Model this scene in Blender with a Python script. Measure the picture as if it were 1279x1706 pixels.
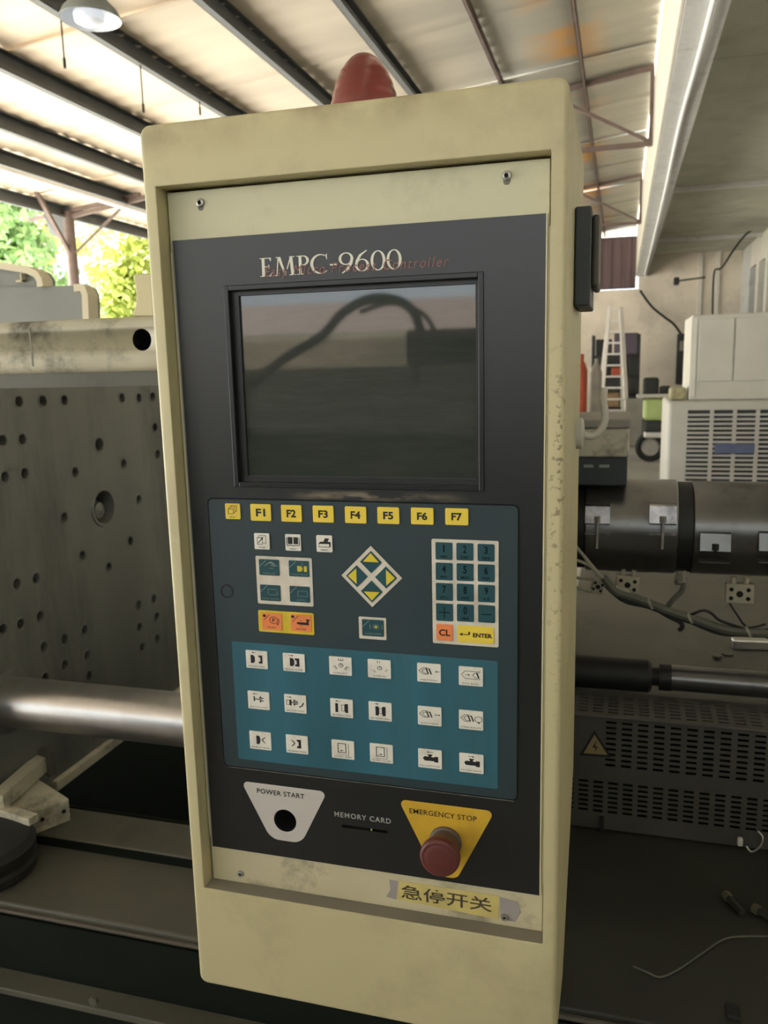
import bpy, bmesh, math, random
from mathutils import Vector, Matrix, Euler
from mathutils.geometry import tessellate_polygon

random.seed(7)
SC = bpy.context.scene
COL = SC.collection
for o in list(bpy.data.objects):
    bpy.data.objects.remove(o, do_unlink=True)

# ------------------------------------------------------------------ camera
W, H = 1279, 1706
FPX = 1365.9
YAW, PITCH, ROLL = 0.2821201, 0.17592251, -0.02442629
EYE = Vector((0.0, 0.0, 1.5))
FW = Vector((-math.sin(YAW) * math.cos(PITCH), math.cos(YAW) * math.cos(PITCH), -math.sin(PITCH)))
RT0 = Vector((math.cos(YAW), math.sin(YAW), 0))
UP0 = RT0.cross(FW)
RT = RT0 * math.cos(ROLL) + UP0 * math.sin(ROLL)
UP = RT.cross(FW)
cd = bpy.data.cameras.new('camera')
cam = bpy.data.objects.new('camera', cd)
COL.objects.link(cam)
cam.matrix_world = Matrix(((RT.x, UP.x, -FW.x, EYE.x), (RT.y, UP.y, -FW.y, EYE.y), (RT.z, UP.z, -FW.z, EYE.z), (0, 0, 0, 1)))
cd.sensor_fit = 'VERTICAL'
cd.sensor_height = 36.0
cd.sensor_width = 36.0 * W / H
cd.lens = FPX * 36.0 / H
cd.clip_start = 0.02
cd.clip_end = 400
cd.dof.use_dof = True
cd.dof.focus_distance = 0.78
cd.dof.aperture_fstop = cd.lens / 2.2
SC.camera = cam

# ------------------------------------------------------------------ world, sun, exposure
SKY_STRENGTH = 1.5
SUN_STRENGTH = 26.0
EXPOSURE = 0.98
world = bpy.data.worlds.new('sky')
SC.world = world
world.use_nodes = True
bg = world.node_tree.nodes['Background']
bg.inputs[0].default_value = (0.86, 0.95, 1.0, 1)
bg.inputs[1].default_value = SKY_STRENGTH
sl = bpy.data.lights.new('sun', 'SUN')
sl.energy = SUN_STRENGTH
sl.angle = 0.01
sl.color = (1.0, 0.96, 0.90)
sun = bpy.data.objects.new('sun', sl)
COL.objects.link(sun)
sd = Vector((0.62, 0.10, -0.80)).normalized()
sun.rotation_euler = sd.to_track_quat('-Z', 'Y').to_euler()
sun.location = (-12, -4, 14)
SC.view_settings.view_transform = 'Standard'
SC.view_settings.look = 'None'
SC.view_settings.gamma = 1.0
SC.view_settings.use_curve_mapping = False
SC.view_settings.exposure = EXPOSURE


# ------------------------------------------------------------------ pixel helpers
def ray(px, py):
    return FW + RT * ((px - 639.5) / FPX) - UP * ((py - 853.0) / FPX)


def wy(px, py, Y):
    d = ray(px, py)
    return EYE + d * (Y / d.y)


def wx(px, py, X):
    d = ray(px, py)
    return EYE + d * (X / d.x)


def wz(px, py, z):      # z relative to the floor
    d = ray(px, py)
    return EYE + d * ((z - 1.5) / d.z)


def Zr(z):
    return 1.5 + z


# ------------------------------------------------------------------ materials
MATS = {}


def mat(name, col, rough=0.6, metal=0.0, var=0.12, scale=6.0, dirt=None, dirt_amt=0.0, dirt_scale=3.0,
        bump=0.0, bump_scale=60.0, spec=0.5, stretch=(1, 1, 1), trans=0.0, coat=0.0, emit=None, alpha=None):
    if name in MATS:
        return MATS[name]
    m = bpy.data.materials.new(name)
    m.use_nodes = True
    nt = m.node_tree
    N, L = nt.nodes, nt.links
    b = N['Principled BSDF']
    tc = N.new('ShaderNodeTexCoord')
    mp = N.new('ShaderNodeMapping')
    mp.inputs['Scale'].default_value = stretch
    L.new(tc.outputs['Object'], mp.inputs[0])
    n1 = N.new('ShaderNodeTexNoise')
    n1.inputs['Scale'].default_value = scale
    n1.inputs['Detail'].default_value = 5
    L.new(mp.outputs[0], n1.inputs['Vector'])
    ramp = N.new('ShaderNodeMapRange')
    ramp.inputs['From Min'].default_value = 0.3
    ramp.inputs['From Max'].default_value = 0.7
    ramp.inputs['To Min'].default_value = 1 - var
    ramp.inputs['To Max'].default_value = 1 + var
    L.new(n1.outputs['Fac'], ramp.inputs['Value'])
    mul = N.new('ShaderNodeMix')
    mul.data_type = 'RGBA'
    mul.blend_type = 'MULTIPLY'
    mul.inputs['Factor'].default_value = 1
    mul.inputs['A'].default_value = (*col, 1)
    L.new(ramp.outputs[0], mul.inputs['B'])
    out = mul.outputs['Result']
    if dirt is not None:
        n2 = N.new('ShaderNodeTexNoise')
        n2.inputs['Scale'].default_value = dirt_scale
        n2.inputs['Detail'].default_value = 8
        n2.inputs['Roughness'].default_value = 0.7
        L.new(mp.outputs[0], n2.inputs['Vector'])
        r2 = N.new('ShaderNodeMapRange')
        r2.inputs['From Min'].default_value = 0.52
        r2.inputs['From Max'].default_value = 0.75
        r2.inputs['To Min'].default_value = 0
        r2.inputs['To Max'].default_value = dirt_amt
        L.new(n2.outputs['Fac'], r2.inputs['Value'])
        mx = N.new('ShaderNodeMix')
        mx.data_type = 'RGBA'
        L.new(r2.outputs[0], mx.inputs['Factor'])
        L.new(out, mx.inputs['A'])
        mx.inputs['B'].default_value = (*dirt, 1)
        out = mx.outputs['Result']
    L.new(out, b.inputs['Base Color'])
    b.inputs['Roughness'].default_value = rough
    b.inputs['Metallic'].default_value = metal
    b.inputs['Specular IOR Level'].default_value = spec
    b.inputs['Transmission Weight'].default_value = trans
    b.inputs['Coat Weight'].default_value = coat
    if emit is not None:
        b.inputs['Emission Color'].default_value = (*emit[:3], 1)
        b.inputs['Emission Strength'].default_value = emit[3]
    if bump > 0:
        n3 = N.new('ShaderNodeTexNoise')
        n3.inputs['Scale'].default_value = bump_scale
        n3.inputs['Detail'].default_value = 4
        L.new(mp.outputs[0], n3.inputs['Vector'])
        bp = N.new('ShaderNodeBump')
        bp.inputs['Strength'].default_value = bump
        bp.inputs['Distance'].default_value = 0.002
        L.new(n3.outputs['Fac'], bp.inputs['Height'])
        L.new(bp.outputs[0], b.inputs['Normal'])
    m['nodes_out'] = 1
    MATS[name] = m
    return m


CREAM = mat('cream_paint', (0.56, 0.50, 0.29), 0.45, var=0.05, scale=5, dirt=(0.20, 0.17, 0.11), dirt_amt=0.38, dirt_scale=7)
CREAM_WORN = mat('cream_paint_worn', (0.50, 0.47, 0.36), 0.5, var=0.12, scale=9, dirt=(0.07, 0.065, 0.05), dirt_amt=1.3, dirt_scale=7)
CREAM_EDGE = mat('cream_paint_left', (0.62, 0.55, 0.38), 0.5, var=0.05)
PLATE = mat('plate_paint', (0.60, 0.57, 0.38), 0.45, var=0.05, scale=6, dirt=(0.2, 0.17, 0.12), dirt_amt=0.3, dirt_scale=14)
PLATE_LOW = mat('plate_paint_scuffed', (0.58, 0.52, 0.34), 0.5, var=0.07, scale=9, dirt=(0.12, 0.10, 0.09), dirt_amt=0.9, dirt_scale=16)
LEDGE_GREY = mat('gasket_grey', (0.22, 0.20, 0.16), 0.7, var=0.1)
BLACK = mat('black_plastic', (0.012, 0.012, 0.012), 0.4, var=0.2)
RUBBER = mat('black_rubber', (0.010, 0.011, 0.009), 0.75, var=0.3, scale=20)
TEAL_DARK = mat('membrane_slate', (0.018, 0.037, 0.044), 0.55, var=0.08, scale=8)
TEAL_LINE = mat('membrane_edge', (0.006, 0.012, 0.013), 0.5, var=0.1)
TEAL_BLUE = mat('membrane_blue', (0.024, 0.120, 0.165), 0.5, var=0.2, scale=16, stretch=(1, 1, 0.12), dirt=(0.05, 0.085, 0.08), dirt_amt=0.5, dirt_scale=9)
KEY_YEL = mat('key_yellow', (0.82, 0.61, 0.065), 0.45, var=0.05, scale=40)
KEY_WHT = mat('key_white', (0.78, 0.74, 0.65), 0.5, var=0.06, scale=60, dirt=(0.45, 0.37, 0.26), dirt_amt=0.5, dirt_scale=50)
KEY_ORG = mat('key_orange', (0.80, 0.24, 0.075), 0.5, var=0.06, scale=40)
KEY_TEAL = mat('key_teal', (0.012, 0.066, 0.082), 0.45, var=0.1, scale=60)
FRAME_WHT = mat('key_frame_white', (0.66, 0.60, 0.50), 0.55, var=0.1, scale=60, dirt=(0.35, 0.27, 0.17), dirt_amt=0.5, dirt_scale=40)
FRAME_YEL = mat('key_frame_yellow', (0.68, 0.49, 0.03), 0.5, var=0.14, scale=50)
INK = mat('ink_black', (0.008, 0.008, 0.009), 0.6, var=0.05)
INK_TEAL = mat('ink_dark_teal', (0.001, 0.004, 0.006), 0.8, var=0.05, spec=0.2)
INK_GREY = mat('ink_pale', (0.22, 0.27, 0.23), 0.6, var=0.05)
INK_WHITE = mat('ink_white', (0.72, 0.70, 0.58), 0.6, var=0.05)
INK_RED = mat('ink_dull_red', (0.27, 0.12, 0.10), 0.6, var=0.05)
INK_MAROON = mat('ink_maroon', (0.12, 0.015, 0.012), 0.6, var=0.05)
SIGN_YEL = mat('sticker_yellow', (0.62, 0.38, 0.03), 0.5, var=0.1, scale=30, dirt=(0.4, 0.25, 0.03), dirt_amt=0.5, dirt_scale=20)
SIGN_WHT = mat('sticker_white', (0.56, 0.52, 0.48), 0.5, var=0.04)
PAPER = mat('paper_yellow', (0.60, 0.49, 0.17), 0.7, var=0.12, scale=40, dirt=(0.66, 0.50, 0.33), dirt_amt=0.6, dirt_scale=25)
RED_BTN = mat('faded_red_button', (0.115, 0.026, 0.022), 0.5, var=0.12, scale=30)
BTN_NECK = mat('button_neck', (0.10, 0.07, 0.055), 0.5, var=0.1)
SCREW = mat('screw_steel', (0.42, 0.41, 0.38), 0.35, metal=0.8, var=0.2, scale=80)
DARKHOLE = mat('dark_recess', (0.006, 0.006, 0.006), 0.9, var=0.1)
STEEL = mat('chrome_steel', (0.50, 0.49, 0.49), 0.34, metal=1.0, var=0.08, scale=30)
STEEL_BRIGHT = mat('bright_steel', (0.62, 0.60, 0.57), 0.28, metal=1.0, var=0.1, scale=20)
STEEL_DARK = mat('heater_steel', (0.17, 0.165, 0.155), 0.33, metal=0.85, var=0.25, scale=5, dirt=(0.05, 0.045, 0.04), dirt_amt=0.7, dirt_scale=9)
IRON_BLACK = mat('blackened_iron', (0.014, 0.014, 0.013), 0.55, metal=0.2, var=0.3, scale=8)
PLATEN_M = mat('platen_grey', (0.20, 0.205, 0.185), 0.45, metal=0.35, var=0.16, scale=4, stretch=(1, 1, 0.25), dirt=(0.03, 0.03, 0.026), dirt_amt=0.7, dirt_scale=3)
BED_GREY = mat('machine_grey_green', (0.088, 0.086, 0.066), 0.6, var=0.14, scale=4, dirt=(0.035, 0.035, 0.028), dirt_amt=0.7, dirt_scale=5)
BED_OIL = mat('oily_bed', (0.027, 0.028, 0.020), 0.55, var=0.25, scale=5, dirt=(0.015, 0.016, 0.012), dirt_amt=0.85, dirt_scale=4)
BED_DARK = mat('machine_dark', (0.006, 0.009, 0.006), 0.8, var=0.2, spec=0.15)
GUARD_M = mat('guard_grey', (0.064, 0.061, 0.049), 0.5, var=0.14, scale=6, dirt=(0.06, 0.045, 0.03), dirt_amt=0.5, dirt_scale=8)
HOOD_M = mat('hood_grey', (0.20, 0.21, 0.19), 0.6, var=0.06)
BOX_DARK = mat('alarm_box_grey', (0.028, 0.036, 0.038), 0.5, var=0.08)
CERAMIC = mat('ceramic_beige', (0.36, 0.33, 0.24), 0.6, var=0.1, scale=50)
WIRE = mat('wire_grey', (0.10, 0.10, 0.075), 0.7, var=0.2, scale=30)
WIRE_PALE = mat('wire_pale', (0.30, 0.29, 0.22), 0.7, var=0.2, scale=30)
RED_LENS = mat('red_lens', (0.55, 0.20, 0.18), 0.22, var=0.08, trans=0.88)
RED_CORE = mat('red_bulb', (0.90, 0.05, 0.05), 0.3, var=0.05)
PURLIN_M = mat('purlin_steel', (0.085, 0.092, 0.092), 0.6, var=0.08)
PURLIN_R = mat('purlin_rusty', (0.12, 0.085, 0.07), 0.7, var=0.2)
CONCRETE = mat('concrete_soffit', (0.42, 0.42, 0.34), 0.85, var=0.1, scale=2, dirt=(0.17, 0.15, 0.10), dirt_amt=0.5, dirt_scale=1.5)
CONC_BEAM = mat('concrete_beam', (0.58, 0.58, 0.56), 0.8, var=0.12, scale=2.5, dirt=(0.12, 0.12, 0.11), dirt_amt=0.7, dirt_scale=2.5)
FASCIA = mat('whitewashed_fascia', (0.62, 0.58, 0.49), 0.8, var=0.06, scale=2)
WALLP = mat('stained_plaster', (0.72, 0.64, 0.53), 0.9, var=0.14, scale=1.2, dirt=(0.45, 0.40, 0.34), dirt_amt=0.8, dirt_scale=1.0)
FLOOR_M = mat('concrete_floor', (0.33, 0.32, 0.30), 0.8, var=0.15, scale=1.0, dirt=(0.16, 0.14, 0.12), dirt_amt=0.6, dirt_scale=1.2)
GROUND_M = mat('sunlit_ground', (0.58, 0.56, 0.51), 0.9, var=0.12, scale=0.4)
WHITE_PAINT = mat('white_paint', (0.66, 0.63, 0.56), 0.6, var=0.05)
WHITE_SHEET = mat('white_sheet_metal', (0.52, 0.50, 0.43), 0.5, var=0.05)
GRILLE_M = mat('grille_beige', (0.44, 0.42, 0.37), 0.5, var=0.06)
GRILLE_DARK = mat('grille_depth', (0.035, 0.04, 0.042), 0.8, var=0.1)
ALU = mat('aluminium', (0.72, 0.68, 0.62), 0.45, metal=0.3, var=0.06)
LEAF_A = mat('leaf_light', (0.46, 0.52, 0.13), 0.6, var=0.35, scale=1.6)
LEAF_B = mat('leaf_mid', (0.27, 0.42, 0.16), 0.6, var=0.35, scale=1.6)
BARK = mat('bark', (0.16, 0.11, 0.08), 0.9, var=0.2)
MAROON = mat('maroon_sheet', (0.13, 0.085, 0.09), 0.8, var=0.15, scale=2, stretch=(6, 6, 0.5))
CLUTTER_D = mat('clutter_dark', (0.03, 0.032, 0.03), 0.7, var=0.3, scale=4)
CLUTTER_P = mat('clutter_purple', (0.10, 0.075, 0.10), 0.7, var=0.2, scale=4)
CLUTTER_G = mat('clutter_grey', (0.30, 0.28, 0.24), 0.7, var=0.2, scale=4)
ORANGE_P = mat('orange_red', (0.40, 0.07, 0.03), 0.5, var=0.15)
LIME = mat('lime_plastic', (0.40, 0.50, 0.18), 0.45, var=0.08)
BLUE_P = mat('blue_plastic', (0.03, 0.11, 0.32), 0.5, var=0.1)
BROWN = mat('rust_brown', (0.12, 0.045, 0.02), 0.8, var=0.2)
BADGE = mat('blue_badge', (0.09, 0.11, 0.19), 0.5, var=0.2)
LAMP_M = mat('lamp_enamel_grey', (0.20, 0.22, 0.21), 0.5, var=0.06)
LAMP_IN = mat('lamp_enamel_white', (0.75, 0.80, 0.85), 0.35, var=0.03)
LAMP_GL = mat('lamp_frosted_glass', (0.72, 0.76, 0.86), 0.35, var=0.03)
PVC = mat('white_pvc', (0.85, 0.85, 0.85), 0.4, var=0.03)


def screen_material():
    m = bpy.data.materials.new('screen_glass')
    m.use_nodes = True
    N, L = m.node_tree.nodes, m.node_tree.links
    b = N['Principled BSDF']
    tc = N.new('ShaderNodeTexCoord')
    mp = N.new('ShaderNodeMapping')
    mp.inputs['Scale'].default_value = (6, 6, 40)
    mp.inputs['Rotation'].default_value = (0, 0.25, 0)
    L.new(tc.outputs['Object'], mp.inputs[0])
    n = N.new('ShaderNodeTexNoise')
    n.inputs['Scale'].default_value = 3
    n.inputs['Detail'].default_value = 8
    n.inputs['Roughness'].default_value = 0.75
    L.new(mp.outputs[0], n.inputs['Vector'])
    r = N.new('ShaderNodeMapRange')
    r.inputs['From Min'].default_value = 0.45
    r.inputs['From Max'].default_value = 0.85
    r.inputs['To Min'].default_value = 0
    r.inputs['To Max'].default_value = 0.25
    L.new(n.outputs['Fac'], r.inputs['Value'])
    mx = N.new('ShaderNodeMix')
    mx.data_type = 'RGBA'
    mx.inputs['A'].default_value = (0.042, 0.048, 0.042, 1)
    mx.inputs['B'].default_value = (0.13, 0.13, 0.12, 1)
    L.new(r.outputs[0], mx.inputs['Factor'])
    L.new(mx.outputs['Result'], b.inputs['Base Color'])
    b.inputs['Roughness'].default_value = 0.035
    b.inputs['IOR'].default_value = 1.75
    return m


SCREEN = screen_material()


def bezel_material():
    # black acrylic, worn along the upper rim of the key membrane and down the edges
    m = bpy.data.materials.new('bezel_acrylic')
    m.use_nodes = True
    N, L = m.node_tree.nodes, m.node_tree.links
    b = N['Principled BSDF']
    tc = N.new('ShaderNodeTexCoord')
    sp = N.new('ShaderNodeSeparateXYZ')
    L.new(tc.outputs['Object'], sp.inputs[0])
    n = N.new('ShaderNodeTexNoise')
    n.inputs['Scale'].default_value = 55
    n.inputs['Detail'].default_value = 6
    mp = N.new('ShaderNodeMapping')
    mp.inputs['Scale'].default_value = (0.5, 1, 2.0)
    L.new(tc.outputs['Object'], mp.inputs[0])
    L.new(mp.outputs[0], n.inputs['Vector'])

    def band(sock, c, half):
        s = N.new('ShaderNodeMath')
        s.operation = 'SUBTRACT'
        L.new(sock, s.inputs[0])
        s.inputs[1].default_value = c
        a = N.new('ShaderNodeMath')
        a.operation = 'ABSOLUTE'
        L.new(s.outputs[0], a.inputs[0])
        r = N.new('ShaderNodeMapRange')
        r.inputs['From Min'].default_value = 0
        r.inputs['From Max'].default_value = half
        r.inputs['To Min'].default_value = 1
        r.inputs['To Max'].default_value = 0
        L.new(a.outputs[0], r.inputs['Value'])
        return r.outputs[0]
    bz = band(sp.outputs[2], BZ_SCUFF_Z, 0.0055)
    bx = band(sp.outputs[0], BZ_SCUFF_X, 0.095)
    mu = N.new('ShaderNodeMath')
    mu.operation = 'MULTIPLY'
    L.new(bz, mu.inputs[0])
    L.new(bx, mu.inputs[1])
    t = N.new('ShaderNodeMapRange')
    t.inputs['From Min'].default_value = 0.42
    t.inputs['From Max'].default_value = 0.60
    L.new(n.outputs['Fac'], t.inputs['Value'])
    m2 = N.new('ShaderNodeMath')
    m2.operation = 'MULTIPLY'
    L.new(mu.outputs[0], m2.inputs[0])
    L.new(t.outputs[0], m2.inputs[1])
    cl = N.new('ShaderNodeMath')
    cl.operation = 'MULTIPLY'
    cl.use_clamp = True
    L.new(m2.outputs[0], cl.inputs[0])
    cl.inputs[1].default_value = 1.6
    mx = N.new('ShaderNodeMix')
    mx.data_type = 'RGBA'
    mx.inputs['A'].default_value = (0.011, 0.012, 0.012, 1)
    mx.inputs['B'].default_value = (0.24, 0.20, 0.13, 1)
    L.new(cl.outputs[0], mx.inputs['Factor'])
    L.new(mx.outputs['Result'], b.inputs['Base Color'])
    b.inputs['Roughness'].default_value = 0.36
    b.inputs['Specular IOR Level'].default_value = 0.6
    return m


# ------------------------------------------------------------------ mesh builder
ORIGIN = {}


class MB:
    def __init__(s):
        s.v, s.f, s.mi = [], [], []
        s.cur = 0

    def m(s, i):
        s.cur = i
        return s

    def add(s, vs, fs):
        k = len(s.v)
        s.v += [Vector(p) for p in vs]
        for f in fs:
            s.f.append([i + k for i in f])
            s.mi.append(s.cur)
        return s

    def box(s, x0, x1, y0, y1, z0, z1):
        vs = [(x, y, z) for z in (z0, z1) for y in (y0, y1) for x in (x0, x1)]
        return s.add(vs, [(0, 2, 3, 1), (4, 5, 7, 6), (0, 1, 5, 4), (2, 6, 7, 3), (0, 4, 6, 2), (1, 3, 7, 5)])

    def obox(s, c, ax, ay, az):      # oriented box, half-axis vectors
        c, ax, ay, az = Vector(c), Vector(ax), Vector(ay), Vector(az)
        vs = [c + ax * i + ay * j + az * k for k in (-1, 1) for j in (-1, 1) for i in (-1, 1)]
        return s.add(vs, [(0, 2, 3, 1), (4, 5, 7, 6), (0, 1, 5, 4), (2, 6, 7, 3), (0, 4, 6, 2), (1, 3, 7, 5)])

    def bar(s, p0, p1, w, h, up=(0, 0, 1)):
        p0, p1 = Vector(p0), Vector(p1)
        d = (p1 - p0)
        u = Vector(up)
        sx = d.cross(u).normalized()
        su = sx.cross(d).normalized()
        return s.obox((p0 + p1) / 2, sx * w / 2, d / 2, su * h / 2)

    def rbox(s, x0, x1, y0, y1, z0, z1, r=0.003, seg=2):
        bm = bmesh.new()
        bmesh.ops.create_cube(bm, size=1)
        for v in bm.verts:
            v.co = Vector(((x0 + x1) / 2 + v.co.x * (x1 - x0), (y0 + y1) / 2 + v.co.y * (y1 - y0), (z0 + z1) / 2 + v.co.z * (z1 - z0)))
        bmesh.ops.bevel(bm, geom=list(bm.edges), offset=r, segments=seg, profile=0.5, affect='EDGES')
        return s.addbm(bm)

    def addbm(s, bm):
        bm.verts.index_update()
        s.add([v.co.copy() for v in bm.verts], [[v.index for v in f.verts] for f in bm.faces])
        bm.free()
        return s

    def prism(s, poly, axis, a, b):
        # poly: list of 2D points; axis 'x','y','z' extrusion from a to b
        def P(u, v, t):
            return {'x': (t, u, v), 'y': (u, t, v), 'z': (u, v, t)}[axis]
        n = len(poly)
        vs = [P(u, v, a) for u, v in poly] + [P(u, v, b) for u, v in poly]
        fs = [list(range(n))[::-1], list(range(n, 2 * n))] + [(i, (i + 1) % n, (i + 1) % n + n, i + n) for i in range(n)]
        return s.add(vs, fs)

    def cyl(s, p0, p1, r0, r1=None, n=20, caps=True):
        r1 = r0 if r1 is None else r1
        p0, p1 = Vector(p0), Vector(p1)
        d = (p1 - p0).normalized()
        a = d.orthogonal().normalized()
        b = d.cross(a)
        vs = []
        for p, r in ((p0, r0), (p1, r1)):
            vs += [p + (a * math.cos(t) + b * math.sin(t)) * r for t in [2 * math.pi * i / n for i in range(n)]]
        fs = [(i, (i + 1) % n, n + (i + 1) % n, n + i) for i in range(n)]
        if caps:
            fs += [list(range(n))[::-1], list(range(n, 2 * n))]
        return s.add(vs, fs)

    def lathe(s, base, axis, prof, n=24, caps=True):
        # prof: (dist along axis, radius)
        base, d = Vector(base), Vector(axis).normalized()
        a = d.orthogonal().normalized()
        b = d.cross(a)
        vs = []
        for t, r in prof:
            vs += [base + d * t + (a * math.cos(q) + b * math.sin(q)) * max(r, 1e-5) for q in [2 * math.pi * i / n for i in range(n)]]
        fs = []
        for k in range(len(prof) - 1):
            for i in range(n):
                fs.append((k * n + i, k * n + (i + 1) % n, (k + 1) * n + (i + 1) % n, (k + 1) * n + i))
        if caps and prof[0][1] > 1e-4:
            fs.append(list(range(n))[::-1])
        if caps and prof[-1][1] > 1e-4:
            fs.append([(len(prof) - 1) * n + i for i in range(n)])
        return s.add(vs, fs)

    def tube(s, pts, r, n=8, smooth=True, caps=True):
        pts = [Vector(p) for p in pts]
        if smooth and len(pts) > 2:
            q = []
            for i in range(len(pts) - 1):
                a = pts[max(i - 1, 0)]
                b, c = pts[i], pts[i + 1]
                d = pts[min(i + 2, len(pts) - 1)]
                for k in range(5):
                    t = k / 5
                    q.append(0.5 * ((2 * b) + (-a + c) * t + (2 * a - 5 * b + 4 * c - d) * t * t + (-a + 3 * b - 3 * c + d) * t ** 3))
            q.append(pts[-1])
            pts = q
        vs = []
        up = None
        for i, p in enumerate(pts):
            d = (pts[min(i + 1, len(pts) - 1)] - pts[max(i - 1, 0)]).normalized()
            if up is None:
                up = d.orthogonal().normalized()
            up = (up - d * up.dot(d)).normalized()
            sx = d.cross(up)
            vs += [p + (up * math.cos(t) + sx * math.sin(t)) * r for t in [2 * math.pi * k / n for k in range(n)]]
        fs = []
        for i in range(len(pts) - 1):
            for k in range(n):
                fs.append((i * n + k, i * n + (k + 1) % n, (i + 1) * n + (k + 1) % n, (i + 1) * n + k))
        if caps:
            fs += [list(range(n))[::-1], [(len(pts) - 1) * n + k for k in range(n)]]
        return s.add(vs, fs)

    # flat print on a plane facing -Y : (u,v)->(x,z)
    def flat(s, poly, y, hole=None):
        if hole is None and len(poly) <= 4:
            return s.add([(u, y, v) for u, v in poly], [list(range(len(poly)))])
        loops = [[Vector((u, v, 0)) for u, v in poly]]
        pts = list(poly)
        if hole:
            loops.append([Vector((u, v, 0)) for u, v in hole])
            pts += list(hole)
        tr = tessellate_polygon(loops)
        fs = []
        for t in tr:
            a, b, c = [pts[i] for i in t]
            area = (b[0] - a[0]) * (c[1] - a[1]) - (b[1] - a[1]) * (c[0] - a[0])
            fs.append(t if area > 0 else t[::-1])
        return s.add([(u, y, v) for u, v in pts], fs)

    def build(s, name, mats, parent=None, smooth=False, bevel=0, angle=None):
        if not isinstance(mats, (list, tuple)):
            mats = [mats]
        if parent is not None:
            org = ORIGIN[parent.name]
        else:
            xs = [p.x for p in s.v]
            ys = [p.y for p in s.v]
            zs = [p.z for p in s.v]
            org = Vector(((min(xs) + max(xs)) / 2, (min(ys) + max(ys)) / 2, min(zs)))
        me = bpy.data.meshes.new(name)
        me.from_pydata([tuple(p - org) for p in s.v], [], s.f)
        for m_ in mats:
            me.materials.append(m_)
        if len(mats) > 1:
            me.polygons.foreach_set('material_index', s.mi)
        bm = bmesh.new()
        bm.from_mesh(me)
        if s.__dict__.get('fixn', True):
            bmesh.ops.recalc_face_normals(bm, faces=bm.faces)
        bm.to_mesh(me)
        bm.free()
        o = bpy.data.objects.new(name, me)
        COL.objects.link(o)
        if parent is not None:
            o.parent = parent
        else:
            o.location = org
        ORIGIN[o.name] = org
        if smooth:
            me.polygons.foreach_set('use_smooth', [True] * len(me.polygons))
            me.set_sharp_from_angle(angle=math.radians(angle or 40))
        if bevel:
            b = o.modifiers.new('bevel', 'BEVEL')
            b.width = bevel
            b.segments = 2
            b.limit_method = 'ANGLE'
        return o


def empty(name, loc):
    o = bpy.data.objects.new(name, None)
    COL.objects.link(o)
    o.location = loc
    o.empty_display_size = 0.05
    ORIGIN[o.name] = Vector(loc)
    return o


def tag(o, label=None, cat=None, group=None, kind=None):
    if label:
        o['label'] = label
    if cat:
        o['category'] = cat
    if group:
        o['group'] = group
    if kind:
        o['kind'] = kind
    return o


def copy_tree(src, delta, parent=None):
    c = src.copy()
    COL.objects.link(c)
    if parent is None:
        c.location = src.location + Vector(delta)
        ORIGIN[c.name] = ORIGIN[src.name] + Vector(delta)
    else:
        c.parent = parent
    for ch in list(src.children):
        copy_tree(ch, (0, 0, 0), c)
    return c


def cut(o, mb):
    """subtract closed shapes from o (real openings)"""
    me = bpy.data.meshes.new('cut')
    org = ORIGIN[o.name]
    me.from_pydata([tuple(p - org) for p in mb.v], [], mb.f)
    bm = bmesh.new()
    bm.from_mesh(me)
    bmesh.ops.recalc_face_normals(bm, faces=bm.faces)
    bm.to_mesh(me)
    bm.free()
    c = bpy.data.objects.new('cut', me)
    COL.objects.link(c)
    c.location = o.matrix_world.translation if o.parent is None else ORIGIN[o.name]
    bpy.context.view_layer.update()
    md = o.modifiers.new('cut', 'BOOLEAN')
    md.object = c
    md.operation = 'DIFFERENCE'
    md.solver = 'EXACT'
    dg = bpy.context.evaluated_depsgraph_get()
    dg.update()
    new = bpy.data.meshes.new_from_object(o.evaluated_get(dg))
    o.modifiers.clear()
    o.data = new
    bpy.data.objects.remove(c, do_unlink=True)
    return o


# text -> cached 2D triangles
TXT = {}


def text2d(t, bold=0.0, shear=0.0, spacing=1.0):
    key = (t, bold, shear, spacing)
    if key in TXT:
        return TXT[key]
    c = bpy.data.curves.new('t', 'FONT')
    c.body = t
    c.size = 1.0
    c.offset = bold
    c.shear = shear
    c.space_character = spacing
    c.resolution_u = 3
    c.fill_mode = 'FRONT'
    o = bpy.data.objects.new('t', c)
    COL.objects.link(o)
    dg = bpy.context.evaluated_depsgraph_get()
    dg.update()
    me = bpy.data.meshes.new_from_object(o.evaluated_get(dg))
    vs = [(v.co.x, v.co.y) for v in me.vertices]
    fs = [list(p.vertices) for p in me.polygons]
    bpy.data.objects.remove(o, do_unlink=True)
    bpy.data.curves.remove(c)
    bpy.data.meshes.remove(me)
    TXT[key] = (vs, fs)
    return TXT[key]


def put_text(mb, t, cx, cz, w, h, y, bold=0.0, shear=0.0, spacing=1.0):
    """text filling a w x h box centred at (cx,cz) on the plane Y=y facing -Y"""
    vs, fs = text2d(t, bold, shear, spacing)
    if not vs:
        return
    x0, x1 = min(v[0] for v in vs), max(v[0] for v in vs)
    y0, y1 = min(v[1] for v in vs), max(v[1] for v in vs)
    sx = w / max(x1 - x0, 1e-6)
    sy = h / max(y1 - y0, 1e-6)
    mb.add([(cx + (u - (x0 + x1) / 2) * sx, y, cz + (v - (y0 + y1) / 2) * sy) for u, v in vs], fs)


# ================================================================== SETTING
H0 = 3.2
RM = 0.12      # roof rises to the right


def roof_z(x):
    return 1.5 + H0 + RM * x


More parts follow.
